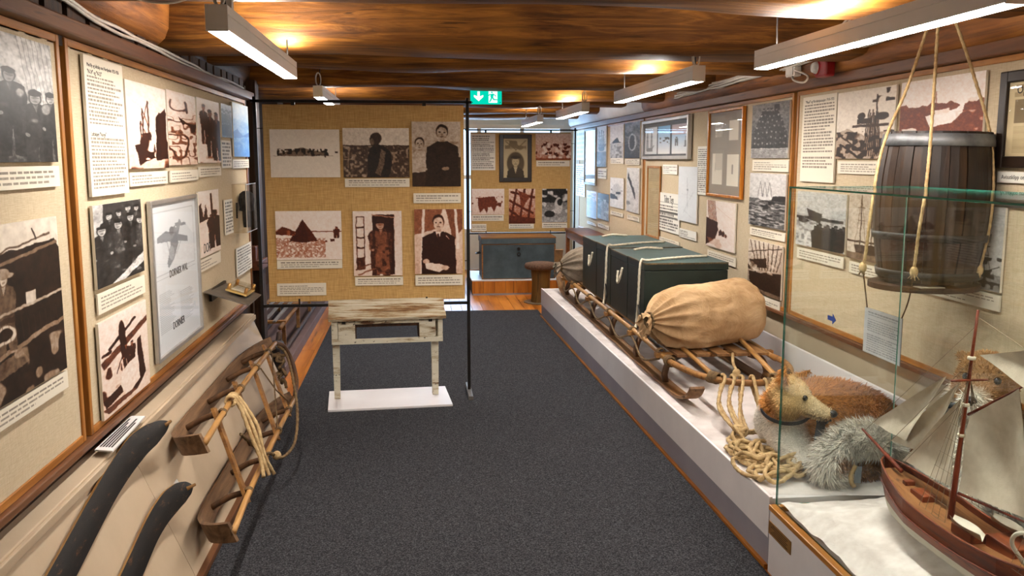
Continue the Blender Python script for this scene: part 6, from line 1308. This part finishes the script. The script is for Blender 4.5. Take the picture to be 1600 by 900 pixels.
def ski(pts, wid, label):
    P = spline([SH(*p) for p in pts], 8); T_ = np.gradient(P, axis=0); T_ /= np.linalg.norm(T_, axis=1)[:, None]; n = len(P); k = thing('ski', P[0], label, 'ski', 'pair of old skis'); top, edge = [], []; th = .011
    for i in range(n):
        w_ = np.interp(i/(n-1), [0, .5, .70, .82, .92, .97, 1], [wid, wid, wid*1.1, wid*.95, wid*.6, wid*.3, wid*.12]); sd = np.cross(T_[i], ln_); sd /= np.linalg.norm(sd); nn = np.cross(sd, T_[i]); nn = nn if nn @ ln_ > 0 else -nn
        top.append([P[i]-sd*w_*.5, P[i]-sd*w_*.16+nn*.004, P[i]+sd*w_*.16+nn*.004, P[i]+sd*w_*.5]); edge.append([P[i]-sd*w_*.5, P[i]+sd*w_*.5, P[i]+sd*w_*.5-nn*th, P[i]-sd*w_*.5-nn*th])
    q = MB(); q.add([p for r in top for p in r], [(i*4+j, i*4+j+1, (i+1)*4+j+1, (i+1)*4+j) for i in range(n-1) for j in range(3)]); q.build('top_face', m_ski, k, smooth=True)
    q = MB(); q.add([p for r in edge for p in r], [(i*4+j, i*4+(j+1) % 4, (i+1)*4+(j+1) % 4, (i+1)*4+j) for i in range(n-1) for j in (1, 2, 3)] + [(0, 1, 2, 3), (n*4-1, n*4-2, n*4-3, n*4-4)]); q.build('wood_core', m_skiedge, k)
    q = MB(); q.tube([P[-1]-T_[-1]*.03, P[-1]+T_[-1]*.012], [.009, .006], 8); q.build('tip_knob', m_skiedge, k, smooth=True)
ski([(-130, 1260, .025), (20, 1035, .02), (98, 898, .02), (150, 800, .022), (183, 742, .028), (215, 698, .055), (244, 674, .09), (264, 660, .12)], .092, 'upper black wooden ski with raised tip on the sloping board')
ski([(60, 1240, .025), (140, 1045, .02), (207, 898, .02), (238, 828, .024), (262, 790, .045), (285, 768, .08), (301, 759, .11)], .088, 'lower black wooden ski with raised tip on the sloping board')
# small cards
c4 = [hit(x_, y_, 'z', .632) for x_, y_ in ((148, 705), (205, 652), (227, 652), (176, 707))]
q = MB(); q.prism(c4, (0, 0, .006)); 
lc = q.build('ledge_card', plain('card_white', 'D9D6D4', 'E4E2E0', 5, .5), label='white printed card lying on the left ledge above the skis', cat='card')
q = MB()
for i in range(5):
    f_ = .14+.16*i; a = c4[0]*(1-f_)+c4[3]*f_; b = c4[1]*(1-f_)+c4[2]*f_; q.bar(a+(b-a)*.08+[0, 0, .0065], a+(b-a)*(.9-.12*(i % 3))+[0, 0, .0065], .006, .0006)
q.build('printed_lines', MATS['ink'], lc)
q = MB(); q.prism([SH(250, 788, .003), SH(275, 749, .003), SH(292, 778, .003), SH(268, 805, .003)], ln_*.004); q.build('corner_card', MATS['card_white'], label='white card corner peeping out behind the lower ski', cat='card')

# leaning sledge
ls = thing('leaning_sledge', SP(4.5, .05, .1), 'weathered wooden sledge leaning on the sloping board with ropes', 'sledge')
m_asl = wood('grey_ash', '3A291C', '6A4E36', '8F6F50', 'y', 20, .6, .3, False)
for s0, y0 in ((.46, 3.56), (.125, 3.40)):
    path = spline([SP(y0+.0, s0-.01, .215), SP(y0+.04, s0, .14), SP(y0+.14, s0, .07), SP(y0+.34, s0, .028), SP(y0+.9, s0, .022), SP(y0+1.5, s0, .022), SP(y0+1.78, s0, .04), SP(y0+1.95, s0, .10), SP(y0+2.0, s0, .18)], 7); T_ = np.gradient(path, axis=0); vs = []
    for p, t_ in zip(path, T_):
        t_ = t_/np.linalg.norm(t_); n_ = np.cross(ld_, t_)
        for a, b in ((-.042, -.008), (.042, -.008), (.042, .008), (-.042, .008)): vs.append(p+ld_*a+n_*b)
    n = len(path); MB().add(vs, [(i*4+j, i*4+(j+1) % 4, (i+1)*4+(j+1) % 4, (i+1)*4+j) for i in range(n-1) for j in range(4)]+[(3, 2, 1, 0), (n*4-4, n*4-3, n*4-2, n*4-1)]).build('runner', m_asl, ls)
    rl_ = MB().tube(spline([SP(y0+.0, s0-.01, .215), SP(y0+.5, s0, .205), SP(y0+1.2, s0, .20), SP(y0+2.02, s0-.01, .19)], 6), .0135, 8).build('rail', m_bam, ls, smooth=True)
    for dy in (.42, .85, 1.3, 1.7):
        MB().tube(spline([SP(y0+dy, s0, .03), SP(y0+dy+.01, s0+.008, .12), SP(y0+dy, s0, .20)], 4), .014, 8).build('upright', m_bent, ls, smooth=True); wrap(SP(y0+dy, s0, .20), (0, 1, 0), .017, 4, .004, .03, dy*9).build('lashing', m_ropedark, rl_, smooth=True)
for ya, yb2 in ((3.95, 3.80), (4.42, 4.26), (4.88, 4.68), (5.30, 5.12)): MB().bar(SP(ya, .50, .185), SP(yb2, .085, .185), .042, .014, ln_).build('cross_slat', m_ashx, ls)
MB().tube(spline([SP(5.58, .45, .19), SP(5.70, .40, .20), SP(5.74, .29, .20), SP(5.66, .17, .19), SP(5.42, .115, .19)], 7), .015, 8).build('bow', m_bent, ls, smooth=True)
R0 = SP(4.12, .47, .215)
for i in range(3):
    o = np.array([.004*i, .03*i, 0]); pts = [R0+o+ln_*.015, R0+o-ld_*.05+ln_*.03+[0, -.01, 0], R0+o-ld_*.16+ln_*(.03+.01*i)+[0, -.05, 0], R0+o-ld_*.28+ln_*.035+[0, -.10, 0], R0+o-ld_*(.35+.02*i)+ln_*.03+[0, -.16+.04*i, 0]]
    rope_mb(pts, .0085, k=6).build('hanging_rope', m_rope, ls, smooth=True)
wrap(R0+[0, .03, 0], (0, 1, 0), .022, 5, .007, .08).build('rope_turns', m_rope, ls, smooth=True)
pts = [SP(5.45, .44, .225), SP(5.35, .40, .27), SP(5.12, .30, .30), SP(4.85, .15, .30), SP(4.62, .05, .27), SP(4.40, .06, .24), SP(4.32, .12, .22), SP(4.22, .17, .21), SP(4.02, .33, .22)]
rope_mb(pts, .0075, k=8).build('long_rope', m_ropedark, ls, smooth=True)
q = MB(); q.ellip(SP(4.36, .09, .23), (.022, .028, .022), 10, 7); q.build('rope_knot', m_rope, ls, smooth=True)
rb = np.random.RandomState(11); q0 = SP(5.42, .40, .23); pts = [q0+np.array([.02*rb.randn(), .05*rb.randn(), -.05*k/6+.02*rb.randn()]) for k in range(26)]
rope_mb(pts, .009, k=4).build('rope_bundle', m_ropedark, ls, smooth=True)
for a, b in ((SP(5.3, .44, .21), SP(4.72, .14, .20)), (SP(4.9, .44, .21), SP(5.2, .14, .20)), (SP(3.6, .12, .215), SP(3.55, .10, .19))): MB().tube([a, (a+b)/2-np.array([0, 0, .02]), b], .004, 6).build('cord', m_ropedark, ls, smooth=True)

# clear wall box with a doll-sized suit, and the tilted shelf with a clear block
ax_ = thing('acrylic_box', (-1.10, 6.1, 1.18), 'clear acrylic wall box near the end of the left wall', 'box')
bx0, bx1, by0, by1, bz0, bz1 = -1.141, -1.055, 5.86, 6.32, 1.18, 1.49; m_acr = glassy('acrylic', 'FAF8F4', (.35, .02))
for a, b in (((bx1-.003, by0, bz0), (bx1, by1, bz1)), ((bx0, by0, bz0), (bx1-.0035, by0+.003, bz1)), ((bx0, by1-.003, bz0), (bx1-.0035, by1, bz1)), ((bx0, by0+.0035, bz1-.003), (bx1-.0035, by1-.0035, bz1)), ((bx0, by0+.0035, bz0), (bx1-.0035, by1-.0035, bz0+.003))): MB().box(a, b).build('side', m_acr, ax_)
m_aedge = plain('acrylic_edge', 'B9AE9C', 'C9BEAC', 9, .2)
for yy in (by0, by1-.004): MB().box((bx1-.004, yy, bz0), (bx1+.0006, yy+.004, bz1)).build('bright_edge', m_aedge, ax_)
for zz in (bz0, bz1-.004): MB().box((bx1-.004, by0+.004, zz), (bx1+.0006, by1-.004, zz+.004)).build('bright_edge', m_aedge, ax_)
ds = thing('miniature_suit', (-1.10, 6.1, 1.22), 'dark grey doll sized suit inside the acrylic box', 'miniature'); m_suit = plain('grey_wool', '26262A', '3E3E44', 30, .9, .3, 200)
yc = 6.12
MB().lathe([(.0001, 1.44), (.022, 1.438), (.045, 1.42), (.052, 1.38), (.046, 1.33), (.050, 1.31), (.03, 1.305)], 14, (-1.10, yc, 0)).build('jacket', m_suit, ds, smooth=True)
for s_ in (-1, 1):
    MB().tube([(-1.10, yc+s_*.024, 1.315), (-1.10, yc+s_*.028, 1.27), (-1.10, yc+s_*.03, 1.20)], [.026, .024, .02], 10).build('trouser_leg', m_suit, ds, smooth=True); MB().tube([(-1.10, yc+s_*.04, 1.42), (-1.098, yc+s_*.07, 1.37), (-1.09, yc+s_*.075, 1.315)], [.02, .018, .015], 10).build('sleeve', m_suit, ds, smooth=True)
MB().box((-1.138, 6.22, 1.22), (-1.13, 6.29, 1.38)).build('box_card', MATS['card_white'], label='small white card inside the acrylic box', cat='card')
MB().tube([(-1.13, 5.93, 1.27), (-1.13, 5.935, 1.37)], .006, 8).build('black_pen', m_steel, smooth=True, label='thin black rod inside the acrylic box', cat='rod')
sh = thing('tilted_shelf', (-1.05, 5.3, .86), 'small grey metal shelf jutting from the left wall', 'shelf')
sc = [hit(318, 456, 'x', -1.142), hit(350, 441, 'x', -1.142), hit(408, 460, 'z', .855), hit(388, 477, 'z', .855)]
MB().prism(sc, (0, 0, -.005)).build('plate', plain('brushed_steel', '6E6862', '8A847C', 14, .35, metal=.6), sh)
MB().box((-1.142, 5.1, .86), (-1.128, 5.5, .925)).build('bracket', m_steel, sh)
cen = sum(sc)/4+np.array([.02, .06, 0]); e1 = (sc[1]-sc[0])/np.linalg.norm(sc[1]-sc[0]); e2 = (sc[3]-sc[0])/np.linalg.norm(sc[3]-sc[0]); e3 = np.cross(e1, e2); e3 = e3 if e3[2] > 0 else -e3
def sbox(c_, a, b, h0, h1): return MB().prism([c_+e1*s1*a+e2*s2*b+e3*h0 for s1, s2 in ((-1, -1), (1, -1), (1, 1), (-1, 1))], e3*(h1-h0))
ab = thing('clear_block', cen, 'clear block with brass studs and a small picture on the shelf', 'display block')
sbox(cen, .135, .06, .004, .014).build('base_plate', plain('amber_acrylic', 'C9A865', 'D9BC80', 6, .15, spec=.7), ab); sbox(cen, .095, .038, .0145, .016).build('picture', plain('mini_print', 'D9D2C2', '8A8478', 40, .5, lo=.5, hi=.7), ab); sbox(cen, .135, .06, .030, .040).build('cover_plate', m_acr, ab)
for s1 in (-1, 1):
    for s2 in (-1, 1): p = cen+e1*s1*.12+e2*s2*.048; MB().tube([p+e3*.004, p+e3*.048], .010, 10).build('brass_stud', MATS['brass'], ab, smooth=True)

for o in bpy.data.objects:
    if '_w' in o: del o['_w']
